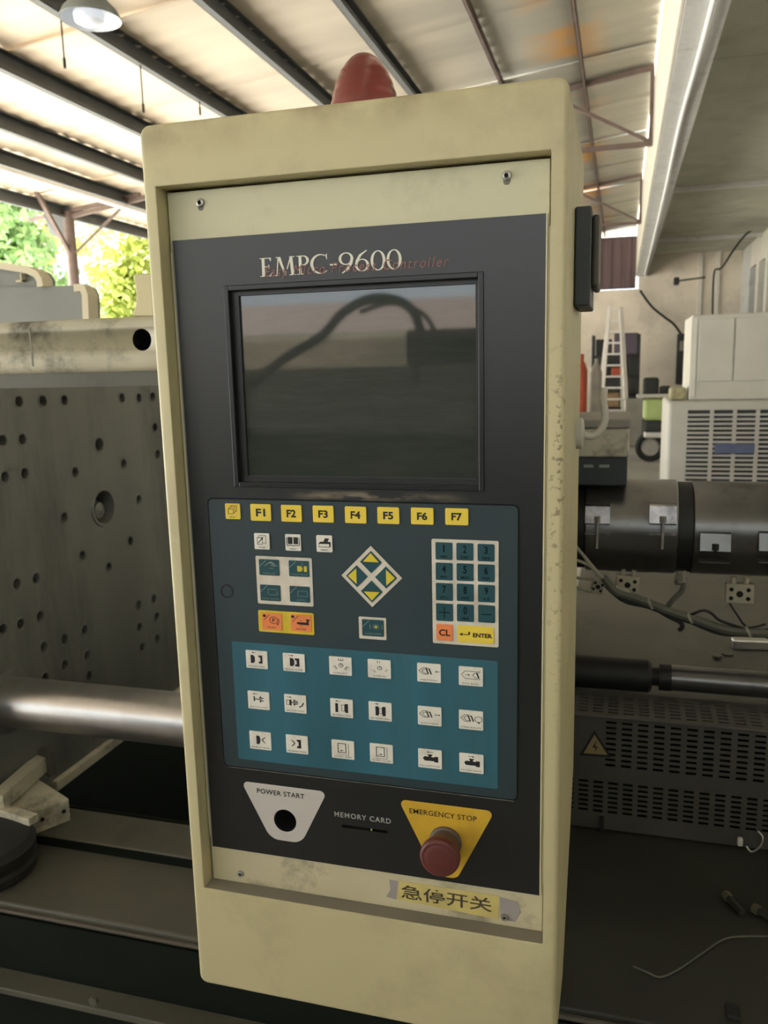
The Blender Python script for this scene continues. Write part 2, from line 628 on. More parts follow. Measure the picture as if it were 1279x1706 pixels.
# ground and floor
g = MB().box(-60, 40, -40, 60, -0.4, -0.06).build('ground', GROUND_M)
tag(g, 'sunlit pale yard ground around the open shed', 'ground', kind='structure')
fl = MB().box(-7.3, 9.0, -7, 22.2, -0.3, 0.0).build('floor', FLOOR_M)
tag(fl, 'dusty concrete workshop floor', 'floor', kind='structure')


# roof sheets: shallow corrugated sheets lying across the purlins
def roof_material():
    m = bpy.data.materials.new('roof_sheet_underside')
    m.use_nodes = True
    N, L = m.node_tree.nodes, m.node_tree.links
    b = N['Principled BSDF']
    geo = N.new('ShaderNodeNewGeometry')
    sp = N.new('ShaderNodeSeparateXYZ')
    L.new(geo.outputs['Position'], sp.inputs[0])
    n = N.new('ShaderNodeTexNoise')
    n.inputs['Scale'].default_value = 0.8
    n.inputs['Detail'].default_value = 7
    mp = N.new('ShaderNodeMapping')
    mp.inputs['Scale'].default_value = (0.6, 2.5, 1)
    L.new(geo.outputs['Position'], mp.inputs[0])
    L.new(mp.outputs[0], n.inputs['Vector'])
    # cream tone to the left, blending to darker grey on the right
    grey_mix = N.new('ShaderNodeMapRange')
    grey_mix.inputs['From Min'].default_value = -4.2
    grey_mix.inputs['From Max'].default_value = -1.2
    L.new(sp.outputs[0], grey_mix.inputs['Value'])
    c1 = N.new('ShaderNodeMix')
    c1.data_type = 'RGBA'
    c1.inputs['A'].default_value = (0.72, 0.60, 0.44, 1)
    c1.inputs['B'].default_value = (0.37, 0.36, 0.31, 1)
    L.new(grey_mix.outputs[0], c1.inputs['Factor'])
    v = N.new('ShaderNodeMapRange')
    v.inputs['From Min'].default_value = 0.3
    v.inputs['From Max'].default_value = 0.7
    v.inputs['To Min'].default_value = 0.78
    v.inputs['To Max'].default_value = 1.15
    L.new(n.outputs['Fac'], v.inputs['Value'])
    mu = N.new('ShaderNodeMix')
    mu.data_type = 'RGBA'
    mu.blend_type = 'MULTIPLY'
    mu.inputs['Factor'].default_value = 1
    L.new(c1.outputs['Result'], mu.inputs['A'])
    L.new(v.outputs[0], mu.inputs['B'])
    # rust stain along the right-hand purlin
    sx = N.new('ShaderNodeMath')
    sx.operation = 'ADD'
    sx.inputs[1].default_value = 0.62
    L.new(sp.outputs[0], sx.inputs[0])
    ab = N.new('ShaderNodeMath')
    ab.operation = 'ABSOLUTE'
    L.new(sx.outputs[0], ab.inputs[0])
    r1 = N.new('ShaderNodeMapRange')
    r1.inputs['From Min'].default_value = 0.05
    r1.inputs['From Max'].default_value = 0.45
    r1.inputs['To Min'].default_value = 1
    r1.inputs['To Max'].default_value = 0
    L.new(ab.outputs[0], r1.inputs['Value'])
    n2 = N.new('ShaderNodeTexNoise')
    n2.inputs['Scale'].default_value = 0.9
    n2.inputs['Detail'].default_value = 6
    L.new(geo.outputs['Position'], n2.inputs['Vector'])
    r2 = N.new('ShaderNodeMapRange')
    r2.inputs['From Min'].default_value = 0.48
    r2.inputs['From Max'].default_value = 0.6
    L.new(n2.outputs['Fac'], r2.inputs['Value'])
    mm = N.new('ShaderNodeMath')
    mm.operation = 'MULTIPLY'
    L.new(r1.outputs[0], mm.inputs[0])
    L.new(r2.outputs[0], mm.inputs[1])
    c2 = N.new('ShaderNodeMix')
    c2.data_type = 'RGBA'
    c2.inputs['B'].default_value = (0.62, 0.33, 0.10, 1)
    L.new(mm.outputs[0], c2.inputs['Factor'])
    L.new(mu.outputs['Result'], c2.inputs['A'])
    L.new(c2.outputs['Result'], b.inputs['Base Color'])
    b.inputs['Roughness'].default_value = 0.5
    return m


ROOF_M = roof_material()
ceiling = empty('ceiling', (-3.6, 7, roof_z(-3.6)))
tag(ceiling, 'lean-to shed roof of corrugated sheets on steel purlins', 'roof', kind='structure')
XL, XR = -7.9, 0.271
SHEET = 1.72
y = -7.6
k = 0
while y < 22.4:
    mb = MB()
    ny = 14
    nx = 6
    lift = 0.018 if k % 2 else 0.0
    for j in range(ny + 1):
        for i in range(nx + 1):
            x = XL + (XR - XL) * i / nx
            yy = y + (SHEET + 0.06) * j / ny
            zz = roof_z(x) + lift + (0.014 if j % 2 else -0.004) + 0.01 * math.sin(i * 2.1 + k * 1.3)
            mb.v.append(Vector((x, yy, zz)))
    for j in range(ny):
        for i in range(nx):
            a = j * (nx + 1) + i
            mb.f.append([a, a + 1, a + nx + 2, a + nx + 1])
            mb.mi.append(0)
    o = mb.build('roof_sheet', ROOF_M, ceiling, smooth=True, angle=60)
    so = o.modifiers.new('thickness', 'SOLIDIFY')
    so.thickness = 0.006
    y += SHEET
    k += 1

# purlins run away from the viewer
PX = [-2.338, -2.039, -1.815, -1.534, -1.2425, -0.952, -0.688, -0.415, -0.152]
for i, q in enumerate(PX):
    x = q * H0
    big = i in (1,)
    h = 0.16 if i < 6 else (0.12 if i < 7 else 0.07)
    w = 0.07 if i < 7 else 0.035
    z1 = roof_z(x) - 0.008
    mb = MB()
    mb.box(x - w / 2, x - w / 2 + 0.006, -7.6, 22.3, z1 - h, z1)
    mb.box(x - w / 2, x + w / 2, -7.6, 22.3, z1 - h, z1 - h + 0.006)
    mb.box(x - w / 2, x + w / 2, -7.6, 22.3, z1 - 0.006, z1)
    mb.box(x + w / 2 - 0.005, x + w / 2, -7.6, 22.3, z1 - h, z1 - h + 0.03)
    mb.build('purlin', PURLIN_R if i >= 7 else PURLIN_M, ceiling)


# trusses across the shed
def truss(Y, name_label):
    t = empty('roof_truss', (-3.6, Y, roof_z(-3.6) - 0.5))
    tag(t, name_label, 'truss', kind='structure')
    zc = Zr(2.40)
    x0, x1 = -7.48, 0.27
    MB().bar((x0, Y, roof_z(x0) - 0.16), (x1, Y, roof_z(x1) - 0.03), 0.05, 0.055).build('top_chord', PURLIN_R, t)
    MB().bar((-6.0, Y, zc - 0.02), (x1, Y, zc), 0.05, 0.05).build('bottom_chord', PURLIN_R, t)
    xs = [0.25, -0.9, -2.05, -3.2, -4.35, -5.4]
    for j, x in enumerate(xs):
        MB().bar((x, Y, zc), (x, Y, roof_z(x) - 0.05), 0.045, 0.045, up=(1, 0, 0)).build('post', PURLIN_R, t)
        if j < len(xs) - 1:
            MB().bar((x, Y, zc + 0.02), (xs[j + 1], Y, roof_z(xs[j + 1]) - 0.06), 0.035, 0.035).build('diagonal', PURLIN_R, t)
    return t


truss(10.3, 'nearer rusty steel roof truss beside the concrete building')
truss(15.9, 'farther rusty steel roof truss deep in the shed')

# column at the open side
colm = empty('column', (-7.45, 10.3, 0))
tag(colm, 'brown steel column carrying the eave with diagonal braces', 'column', kind='structure')
MB().cyl((-7.45, 10.3, 0), (-7.45, 10.3, Zr(2.22)), 0.085, 0.075, 16).build('shaft', PURLIN_R, colm, smooth=True)
MB().bar((-7.45, 10.3, Zr(1.62)), (-7.35, 9.3, Zr(2.62)), 0.05, 0.05).build('brace', PURLIN_R, colm)
MB().bar((-7.45, 10.3, Zr(1.62)), (-6.35, 10.3, Zr(2.38)), 0.03, 0.03).build('brace', PURLIN_R, colm)
MB().prism([(-7.85, Zr(2.28)), (-7.40, Zr(2.28)), (-7.40, Zr(1.75)), (-7.75, Zr(1.95))], 'y', 10.27, 10.30).build('gusset', PURLIN_M, colm)
MB().bar((-8.1, 10.3, Zr(2.15)), (-6.3, 10.3, Zr(2.36)), 0.05, 0.05).build('knee_rail', PURLIN_R, colm)

# white conduit under the second purlin
px2 = PX[1] * H0
o = MB().cyl((px2 + 0.03, 5.5, roof_z(px2) - 0.22), (px2 + 0.03, 11.0, roof_z(px2) - 0.22), 0.035, n=10).build('conduit_pipe', PVC)
tag(o, 'white conduit pipe running under the purlin next to the eave', 'pipe')

# concrete building on the right
wr = empty('wall_right', (2.8, 12, 0))
tag(wr, 'whitewashed building wall with door openings under the concrete slab', 'wall', kind='structure')
ZB, ZS = Zr(2.05), Zr(2.55)
for (a, b) in ((-7, 8.0), (9.2, 12.6), (13.8, 17.4), (18.45, 18.75), (19.6, 19.95), (20.9, 22.3)):
    MB().box(2.75, 2.95, a, b, 0, ZS).build('wall_panel', WHITE_PAINT if b < 22 else CONC_BEAM, wr)
MB().box(2.76, 2.94, 18.75, 22.3, ZS - 0.55, ZS).build('lintel', WHITE_PAINT, wr)
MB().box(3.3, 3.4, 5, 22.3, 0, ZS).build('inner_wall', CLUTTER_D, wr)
MB().box(0.305, 0.56, -7, 22.3, ZB, Zr(3.9)).build('trim_1', [CONC_BEAM])
tag(bpy.data.objects['trim_1'], 'long grey concrete edge beam of the building', 'beam', kind='structure')
MB().box(0.284, 0.30, -7, 22.3, ZB + 0.02, Zr(3.9)).build('trim_2', [FASCIA])
tag(bpy.data.objects['trim_2'], 'cream painted fascia on the side of the edge beam', 'fascia', kind='structure')
slab = empty('wall_top', (2, 12, ZS))
tag(slab, 'concrete canopy slab with cross ribs over the right side', 'slab', kind='structure')
ys = [-7, -3.0, 2.6, 8.2, 13.8, 19.4, 22.3]
for a, b in zip(ys[:-1], ys[1:]):
    MB().box(0.56, 3.6, a + 0.012, b - 0.012, ZS, ZS + 0.15).build('slab_panel', CONCRETE, slab)
for yy in (13.8, 19.4):
    MB().box(0.56, 2.75, yy - 0.06, yy + 0.06, ZS - 0.06, ZS).build('rib', CONC_BEAM, slab)
MB().tube([(0.45, -7, ZB - 0.02), (0.455, 5, ZB - 0.03), (0.44, 8, ZB - 0.015), (0.46, 12, ZB - 0.03), (0.49, 22, ZB - 0.02)], 0.017, n=8).build('pvc_pipe', PVC)
tag(bpy.data.objects['pvc_pipe'], 'thin white pipe clipped along the underside of the concrete beam', 'pipe')
MB().tube([wy(1130, 0, 7.0), wy(1129, 40, 7.8), wy(1127, 75, 8.6), wy(1130, 90, 9.0), wy(1120, 160, 11)], 0.018, n=7).build('hanging_cable', RUBBER)
tag(bpy.data.objects['hanging_cable'], 'black cable snagged along the cream fascia', 'cable')

# far end
wb = empty('wall_back', (0, 22.3, 0))
tag(wb, 'stained plaster wall closing the far end of the shed', 'wall', kind='structure')
MB().box(-9, 0.35, 22.2, 22.4, 0, Zr(1.76)).build('plaster', WALLP, wb)
MB().box(0.35, 3.6, 22.2, 22.4, 0, ZS).build('plaster', WALLP, wb)
MB().box(1.75, 1.84, 22.12, 22.2, 0, ZS).build('pipe_chase', WHITE_PAINT, wb)
MB().box(2.15, 2.24, 22.12, 22.2, 0, ZS).build('pipe_chase', WHITE_PAINT, wb)
mb = MB()
for i in range(24):
    a = -2.6 + i * 0.12
    mb.box(a, a + 0.125, 22.24 + 0.02 * (i % 2), 22.27 + 0.02 * (i % 2), Zr(1.78), Zr(3.05))
o = mb.build('hanging_sheet', MAROON)
tag(o, 'dark maroon sheet hung in the gable above the plaster wall', 'sheet')

# ================================================================== TREES and far yard (open left side)
hut = empty('white_hut', (-12.7, 21, 0))
tag(hut, 'low white outbuilding with tiled eave beneath the trees', 'building')
MB().box(-14.1, -11.3, 19.5, 22.6, 0, 3.25).build('wall', WHITE_PAINT, hut)
MB().prism([(19.4, 3.25), (22.7, 3.25), (22.7, 3.6), (19.4, 3.40)], 'x', -14.2, -11.2).build('roof', mat('tile_eave', (0.45, 0.33, 0.24), 0.8), hut)


def tree(loc, h, r, leafmat, label, n=4200, seed=1, grp='trees outside the open side'):
    rnd = random.Random(seed)
    t = empty('leafy_tree', loc)
    tag(t, label, 'tree', grp)
    x, y, z = loc
    MB().tube([(x, y, z - 0.3), (x + 0.1, y, h * 0.3), (x - 0.1, y + 0.1, h * 0.6), (x + 0.05, y, h * 0.9)], 0.12, n=7).build('trunk', BARK, t, smooth=True)
    clumps = []
    for i in range(26):
        a = rnd.random() * 6.283
        q = rnd.random()
        clumps.append((Vector((x + math.cos(a) * r * q, y + math.sin(a) * r * q, z + 1.2 + (h - 1.0) * rnd.random())), 0.45 + 0.45 * rnd.random()))
    mb = MB()
    mb.fixn = False
    for i in range(n):
        c, cr = clumps[rnd.randrange(len(clumps))]
        d = Vector((rnd.gauss(0, 1), rnd.gauss(0, 1), rnd.gauss(0, 0.8))).normalized() * cr * (rnd.random() ** 0.4)
        p = c + d
        e = Euler((rnd.uniform(-1.2, 1.2), rnd.uniform(-1.2, 1.2), rnd.random() * 6.28)).to_matrix()
        s = 0.07 + 0.08 * rnd.random()
        a, b = e @ Vector((s, 0, 0)), e @ Vector((0, s * 0.5, 0))
        mb.add([p - a, p - b, p + a, p + b], [(0, 1, 2, 3)])
    tag(mb.build('foliage', leafmat, t), kind='stuff')
    return t


tree((-11.0, 13.2, 0), 5.4, 1.2, LEAF_B, 'mid green tree nearest the eave corner', seed=3)
tree((-11.2, 17.4, 0), 4.6, 1.0, LEAF_A, 'yellow green tree standing before the white outbuilding', seed=9)
tree((-16.6, 19.8, 0), 7.5, 1.3, LEAF_A, 'yellow green tree beside the white outbuilding', seed=5)
tree((-15.6, 25.8, 0), 9.0, 2.1, LEAF_A, 'tall light green tree rising behind the white outbuilding', seed=11, n=6000)
tree((-21.8, 21.5, 0), 9.0, 2.4, LEAF_B, 'large deep green tree at the far edge of the yard', seed=12, n=6000)
tree((-22.0, 29.0, 0), 10.0, 3.0, LEAF_A, 'tallest light green tree at the back of the yard', seed=14, n=7000)

# ================================================================== hanging lamp and cords
L0 = wy(151, 33, 4.6)
lamp = empty('pendant_lamp', L0)
tag(lamp, 'grey enamel bay lamp with frosted bulb hanging from the roof', 'lamp')
MB().lathe(L0, (0, 0, 1), [(0.0, 0.176), (0.005, 0.178), (0.05, 0.155), (0.09, 0.115), (0.13, 0.085), (0.20, 0.07), (0.30, 0.065), (0.31, 0.04), (0.33, 0.0)], 32, caps=False).build('shade', LAMP_M, lamp, smooth=True)
MB().lathe(L0 + Vector((0, 0, -0.001)), (0, 0, 1), [(0.0, 0.174), (0.004, 0.170), (0.05, 0.147), (0.09, 0.107), (0.13, 0.077), (0.131, 0.0)], 32, caps=False).build('reflector', LAMP_IN, lamp, smooth=True)
MB().lathe(L0 + Vector((-0.01, 0, -0.03)), (0, 0, 1), [(0.0, 0.0), (0.004, 0.05), (0.02, 0.082), (0.06, 0.09), (0.12, 0.06), (0.15, 0.03)], 24).build('bulb', LAMP_GL, lamp, smooth=True)
MB().cyl(L0 + Vector((0, 0, 0.32)), (L0.x, L0.y, roof_z(L0.x) - 0.02), 0.008, n=8).build('drop_rod', LAMP_M, lamp)
for (pa, pb, cord_label) in (((96, -30), (106, 108), 'thin cord dangling right beside the bay lamp'), ((232, 86), (236, 182), 'long thin cord hanging midway between the bay lamp and the cabinet'), ((331, 150), (333, 188), 'short cord tip hanging just above the cabinet top')):
    xq = PX[4] * H0
    d = ray(*pa)
    a = EYE + d * (xq / d.x)
    d2 = ray(*pb)
    b = EYE + d2 * (xq / d2.x)
    mb = MB().cyl((xq, a.y, roof_z(xq) - 0.17), (xq, a.y, b.z + 0.04), 0.006, n=6)
    mb.cyl((xq, a.y, b.z + 0.05), (xq, a.y, b.z - 0.02), 0.011, n=6)
    o = mb.build('pull_cord', RUBBER)
    tag(o, cord_label, 'cord', 'cords hanging from the purlin')

# ================================================================== MACHINE
AY = 1.60                     # machine axis
AZ = Zr(-0.309)
BASE = Zr(-0.86)

# ---- bed
bed = empty('machine_bed', (-0.5, 1.6, 0))
tag(bed, 'long grey-green moulding machine bed with oily top surface', 'machine base')
MB().rbox(-3.2, -0.302, 1.0, 1.26, 0.0, BASE, 0.004).build('front_beam', BED_GREY, bed)
MB().rbox(-0.30, 1.9, 1.0, 1.52, 0.0, BASE, 0.003).build('oil_tray', BED_OIL, bed)
MB().rbox(-0.11, 1.9, 1.56, 2.75, 0.0, Zr(-0.645), 0.005).build('injection_bed', BED_GREY, bed)
MB().rbox(-3.2, -0.32, 2.10, 2.4, 0.0, Zr(-0.80), 0.004).build('rear_beam', BED_DARK, bed)
MB().box(-3.2, -0.32, 1.262, 2.1, 0.02, 0.06).build('sump', BED_DARK, bed)
MB().rbox(-3.2, -0.34, 1.163, 1.258, BASE, Zr(-0.842), 0.003).build('slide_rail', BED_GREY, bed)
MB().box(-3.2, -0.34, 1.159, 1.1625, BASE, Zr(-0.845)).build('rail_face', BED_DARK, bed)
MB().rbox(-3.2, -0.34, 1.265, 1.275, Zr(-0.95), Zr(-0.846), 0.003).build('inner_lip', BED_DARK, bed)
MB().rbox(-3.2, 1.9, 0.955, 1.0, Zr(-0.992), Zr(-0.98), 0.002).build('ledge', BED_GREY, bed)
MB().rbox(-3.2, 1.9, 0.992, 1.0, Zr(-0.874), Zr(-0.868), 0.002).build('edge_bead', mat('edge_brown', (0.085, 0.072, 0.055), 0.5), bed)
MB().box(-3.2, 1.9, 0.994, 0.9995, 0.05, Zr(-0.88)).build('front_panel', BED_DARK, bed)
bp_ = wy(158, 1665, 0.955)
MB().cyl(bp_, bp_ + Vector((0, -0.006, 0)), 0.008, n=6).build('bolt', BED_GREY, bed)

# ---- platen with drilled holes, face normal to the machine axis
XP = -1.12
plat = empty('moving_platen', (XP - 0.1, 1.6, BASE))
tag(plat, 'large grey steel platen drilled with clamping bolt holes', 'platen')
pl = MB().box(XP - 0.2, XP, 1.12, 2.06, Zr(-0.842), Zr(0.075)).build('plate', PLATEN_M, plat)
holes = [(31, 669), (71, 668), (107, 667), (203, 663), (231, 663), (254, 661), (4, 734), (37, 732), (165, 741), (206, 773), (125, 787),
         (8, 795), (41, 789), (231, 832), (107, 862), (217, 901), (137, 926), (181, 945), (28, 973), (60, 964), (5, 1048), (34, 1040),
         (67, 1027), (141, 1050), (231, 1008), (256, 997), (107, 1065), (232, 1045), (261, 1028), (73, 1078), (145, 1092), (108, 1108),
         (262, 1064), (237, 1078), (148, 1126), (75, 1130), (258, 712), (262, 757)]
cm = MB()
for i, h in enumerate(holes):
    p = wx(h[0], h[1], XP)
    r = 0.0105 if i not in (8,) else 0.015
    cm.cyl(p + Vector((-0.06, 0, 0)), p + Vector((0.02, 0, 0)), r, n=12)
pc = wx(172, 845, XP)
cm.cyl(pc + Vector((-0.09, 0, 0)), pc + Vector((0.02, 0, 0)), 0.038, n=24)
cut(pl, cm)
for i, h in enumerate(holes):
    p = wx(h[0], h[1], XP)
    r = 0.0105 if i not in (8,) else 0.015
    MB().lathe(p, (1, 0, 0), [(-0.004, r), (0.0012, r + 0.001), (0.0012, r + 0.004), (-0.002, r + 0.005)], 12, caps=False).build('hole_rim', PLATEN_M, plat, smooth=True)
MB().lathe(pc + Vector((-0.085, 0, -0.008)), (1, 0, 0), [(0, 0.03), (0.05, 0.028), (0.075, 0.018), (0.08, 0.0)], 20).build('ejector_boss', PLATEN_M, plat, smooth=True)
MB().lathe(pc, (1, 0, 0), [(-0.03, 0.0382), (0.003, 0.0382), (0.003, 0.044), (-0.003, 0.046)], 24, caps=False).build('locating_ring', PLATEN_M, plat, smooth=True)
MB().rbox(XP - 0.03, XP + 0.012, 1.33, 2.06, Zr(-0.858), Zr(-0.835), 0.003).build('skirt_strip', CREAM_WORN, plat)

# platen shoe on the rail and its bars
sh = empty('platen_shoe', wz(60, 1340, BASE + 0.02))
tag(sh, 'worn cream shoe block sliding on the rail under the platen', 'slide block')
zs0, zs1 = Zr(-0.842), Zr(-0.795)
A = wz(55, 1352, zs1)
B = wz(115, 1330, zs1)
C = wz(88, 1312, zs1)
D = wz(48, 1288, zs1)
E_ = wz(-20, 1335, zs1)
poly = [(p.x, p.y) for p in (A, B, C, D, E_)]
MB().prism(poly, 'z', zs0, zs1).build('block', CREAM_WORN, sh, bevel=0.003)
nrm = (B - A).normalized()
for tt in (0.22, 0.82):
    q = A + (B - A) * tt + Vector((0, 0, -0.022))
    side = Vector((nrm.y, -nrm.x, 0))
    MB().cyl(q - side * 0.002, q + side * 0.0012, 0.004, n=10).build('screw_hole', DARKHOLE, sh)
e0 = wz(-6, 1338, Zr(-0.775))
e1 = wz(70, 1270, Zr(-0.775))
MB().bar(e0, e1, 0.028, 0.03).build('wiper_bar', CREAM_WORN, sh)
MB().bar(e1 + Vector((0.0, -0.002, 0.0)), e1 + Vector((0.004, 0.012, 0.0)), 0.05, 0.05).build('bar_end', BED_GREY, sh)
f0 = wz(0, 1352, Zr(-0.79))
MB().bar(wz(-10, 1345, Zr(-0.79)), wz(56, 1366, Zr(-0.79)), 0.02, 0.014).build('lower_bar', CREAM_WORN, sh)

# black rubber buffer disc lying on the bed
bc = wz(-24, 1452, BASE)
o = MB().lathe((bc.x, bc.y, BASE), (0, 0, 1), [(0, 0.05), (0.0, 0.078), (0.006, 0.086), (0.02, 0.088), (0.026, 0.082), (0.030, 0.086), (0.05, 0.088), (0.062, 0.078), (0.066, 0.05), (0.066, 0.0)], 40).build('rubber_buffer', RUBBER, None, smooth=True)
tag(o, 'round black rubber buffer lying on the grey bed', 'rubber disc')

# ---- tie bar
tb = wy(290, 1197, 1.23)
o = empty('tie_bar', (XP + 0.4, 1.23, tb.z))
tag(o, 'polished round steel tie bar entering the platen', 'tie bar')
MB().lathe((XP - 0.02, 1.23, tb.z), (1, 0, 0), [(0, 0.0475), (1.05, 0.0475)], 40).build('bar', STEEL, o, smooth=True)
MB().lathe((XP - 0.005, 1.23, tb.z), (1, 0, 0), [(0, 0.062), (0.012, 0.062), (0.014, 0.048)], 32).build('collar', PLATEN_M, o, smooth=True)

fp = empty('fixed_platen', (-0.21, 1.6, BASE))
tag(fp, 'stationary grey platen behind the control cabinet holding the tie bar', 'platen')
fpl = MB().rbox(-0.298, -0.12, 1.13, 2.06, BASE, Zr(0.04), 0.006).build('plate', PLATEN_M, fp)
cut(fpl, MB().cyl((-0.4, 1.23, tb.z), (0.1, 1.23, tb.z), 0.0485, n=40))
MB().lathe((-0.121, 1.6, AZ), (1, 0, 0), [(0, 0.10), (0.005, 0.10), (0.0055, 0.06)], 40).build('nozzle_ring', STEEL_DARK, fp, smooth=True)

# ---- cream guard beam with a round hole
gb = empty('guard_beam', (-1.3, 1.08, Zr(0.0)))
tag(gb, 'worn cream guard rail beam with a round hole beside the cabinet', 'beam')
bt = wy(125, 531, 1.05).z
bb = wy(125, 622, 1.05).z
beam = MB().rbox(-2.6, -0.47, 1.05, 1.13, bb, bt, 0.014, 4).build('rail', CREAM_WORN, gb, smooth=True, angle=60)
hp = wy(236, 566, 1.05)
cut(beam, MB().cyl(hp + Vector((0, -0.03, 0)), hp + Vector((0, 0.06, 0)), 0.0155, n=28))
MB().lathe(hp + Vector((0, 0.0, 0)), (0, 1, 0), [(0.001, 0.0152), (0.055, 0.0152), (0.056, 0.0)], 28, caps=False).build('hole_dark_cup', BLACK, gb, smooth=True)  # black cup added so the hole looks dark inside
j0 = wy(50, 560, 1.05)
MB().box(j0.x - 0.001, j0.x + 0.0015, 1.0492, 1.0502, bb + 0.012, bt - 0.010).build('joint_seam', LEDGE_GREY, gb)
MB().box(-2.6, -0.47, 1.06, 1.12, bb - 0.02, bb + 0.002).build('underside_shade', BED_GREY, gb)  # grey strip stands in for the shade under the beam
prof = [(222, 457), (252, 455), (256, 527), (219, 527), (225, 510), (227, 495), (225, 478)]
ps = [wy(*p, 1.06) for p in prof]
MB().prism([(p.x, p.z) for p in ps], 'y', 1.06, 1.10).build('hinge_bracket', CREAM, gb, bevel=0.002)

# ---- rear hoods seen over the beam
hd = empty('rear_hood', (-2.2, 2.3, Zr(0.0)))
tag(hd, 'stepped grey rear safety cover with cream rounded rim', 'machine cover')


def hood(pts, inset, name):
    P = [wy(*p, 2.3) for p in pts]
    MB().prism([(p.x, p.z) for p in P], 'y', 2.30 - inset, 2.335).build(name, HOOD_M, hd)


def rimline(pts, w, name):
    P = [wy(*p, 2.29) for p in pts]
    mb = MB()
    n = len(P)
    outer, inner = [], []
    for i, p in enumerate(P):
        d = (P[min(i + 1, n - 1)] - P[max(i - 1, 0)]).normalized()
        nn = Vector((-d.z, 0, d.x))
        outer.append((p.x, p.z))
        inner.append((p.x - nn.x * w, p.z - nn.z * w))
    for i in range(n - 1):
        mb.prism([outer[i], outer[i + 1], inner[i + 1], inner[i]], 'y', 2.26, 2.31)
    mb.build(name, CREAM_EDGE, hd)


hood([(-200, 425), (0, 437), (55, 446), (72, 454), (80, 466), (82, 500), (-200, 500)], 0, 'upper_cover')
hood([(-200, 481), (80, 478), (140, 475), (150, 480), (155, 492), (157, 560), (-200, 560)], 0.012, 'lower_cover')
rimline([(-200, 424), (0, 436), (55, 445), (72, 453), (80, 465), (82, 478)], 0.022, 'upper_rim')
rimline([(132, 475), (142, 474), (151, 479), (156, 492), (158, 540)], 0.022, 'lower_rim')
hl = wy(37, 468, 2.29)
MB().box(hl.x - 0.016, hl.x + 0.006, 2.28, 2.3, hl.z - 0.004, hl.z + 0.002).build('latch', CREAM_EDGE, hd)
MB().box(hl.x + 0.002, hl.x + 0.006, 2.28, 2.3, hl.z - 0.002, hl.z + 0.022).build('latch', CREAM_EDGE, hd)

# ---- barrel
bar = empty('injection_barrel', (0.3, AY, AZ - 0.09))
tag(bar, 'horizontal steel injection barrel wrapped in clamped heater bands', 'barrel')


def bx_at(px, py=880):
    return wy(px, py, AY - 0.085).x


MB().lathe((-0.115, AY, AZ), (1, 0, 0), [(0, 0.074), (1.8, 0.074)], 40).build('barrel_tube', IRON_BLACK, bar, smooth=True)
x0, x1 = bx_at(974), bx_at(1130)
MB().lathe((x0, AY, AZ), (1, 0, 0), [(0, 0.08), (0.0, 0.0865), (0.002, 0.088), (x1 - x0 - 0.002, 0.088), (x1 - x0, 0.0865), (x1 - x0, 0.08)], 56).build('heater_band', STEEL_DARK, bar, smooth=True, angle=30)
x2, x3 = bx_at(1156), bx_at(1279) + 0.12
MB().lathe((x2, AY, AZ), (1, 0, 0), [(0, 0.08), (0.0, 0.0845), (0.002, 0.086), (x3 - x2 - 0.002, 0.086), (x3 - x2, 0.0845), (x3 - x2, 0.08)], 56).build('heater_band', STEEL_DARK, bar, smooth=True, angle=30)
MB().lathe((x1 + 0.001, AY, AZ), (1, 0, 0), [(0, 0.084), (x2 - x1 - 0.002, 0.084)], 48).build('barrel_ring', IRON_BLACK, bar, smooth=True, angle=30)
MB().lathe((x0 - 0.03, AY, AZ), (1, 0, 0), [(0, 0.084), (0.028, 0.084)], 48).build('barrel_ring', IRON_BLACK, bar, smooth=True, angle=30)
yf = AY - 0.088


CLAMP_M = mat('clamp_steel', (0.30, 0.28, 0.27), 0.36, metal=0.9, var=0.5, scale=45)


def clamp(px, py, w, bright=True):
    c = wy(px, py, yf - 0.006)
    m_ = CLAMP_M if bright else STEEL_DARK
    q = MB().prism([(yf - 0.001, c.z + 0.022), (yf - 0.006, c.z + 0.020), (yf - 0.012, c.z - 0.010), (yf - 0.010, c.z - 0.0125), (yf + 0.02, c.z - 0.0125), (yf + 0.02, c.z + 0.022)], 'x', c.x - w / 2, c.x + w / 2).build('clamp', m_, bar)
    MB().box(c.x - w / 2, c.x + w / 2, yf - 0.014, yf + 0.01, c.z - 0.031, c.z - 0.0285).build('lug', m_, q)
    mb = MB().cyl((c.x, yf - 0.013, c.z - (0.056 if bright else 0.012)), (c.x, yf - 0.013, c.z + 0.002), 0.0028, n=10)
    mb.cyl((c.x, yf - 0.013, c.z - 0.008), (c.x, yf - 0.013, c.z + 0.003), 0.0058, n=6)
    mb.build('bolt', SCREW if bright else IRON_BLACK, q, smooth=True)


clamp(995, 862, 0.043)
clamp(1104, 862, 0.046)
clamp(1191, 908, 0.050, False)
clamp(1290, 908, 0.050, False)
# thin raised strap between clamps, same steel as the band
pa = wy(1049, 860, yf)
MB().lathe((bx_at(1013), AY, AZ), (1, 0, 0), [(0, 0.0884), (0.0, 0.0888), (bx_at(1084) - bx_at(1013), 0.0888), (bx_at(1084) - bx_at(1013), 0.0884)], 56).build('band_strap', STEEL_DARK, bar, smooth=True, angle=30)


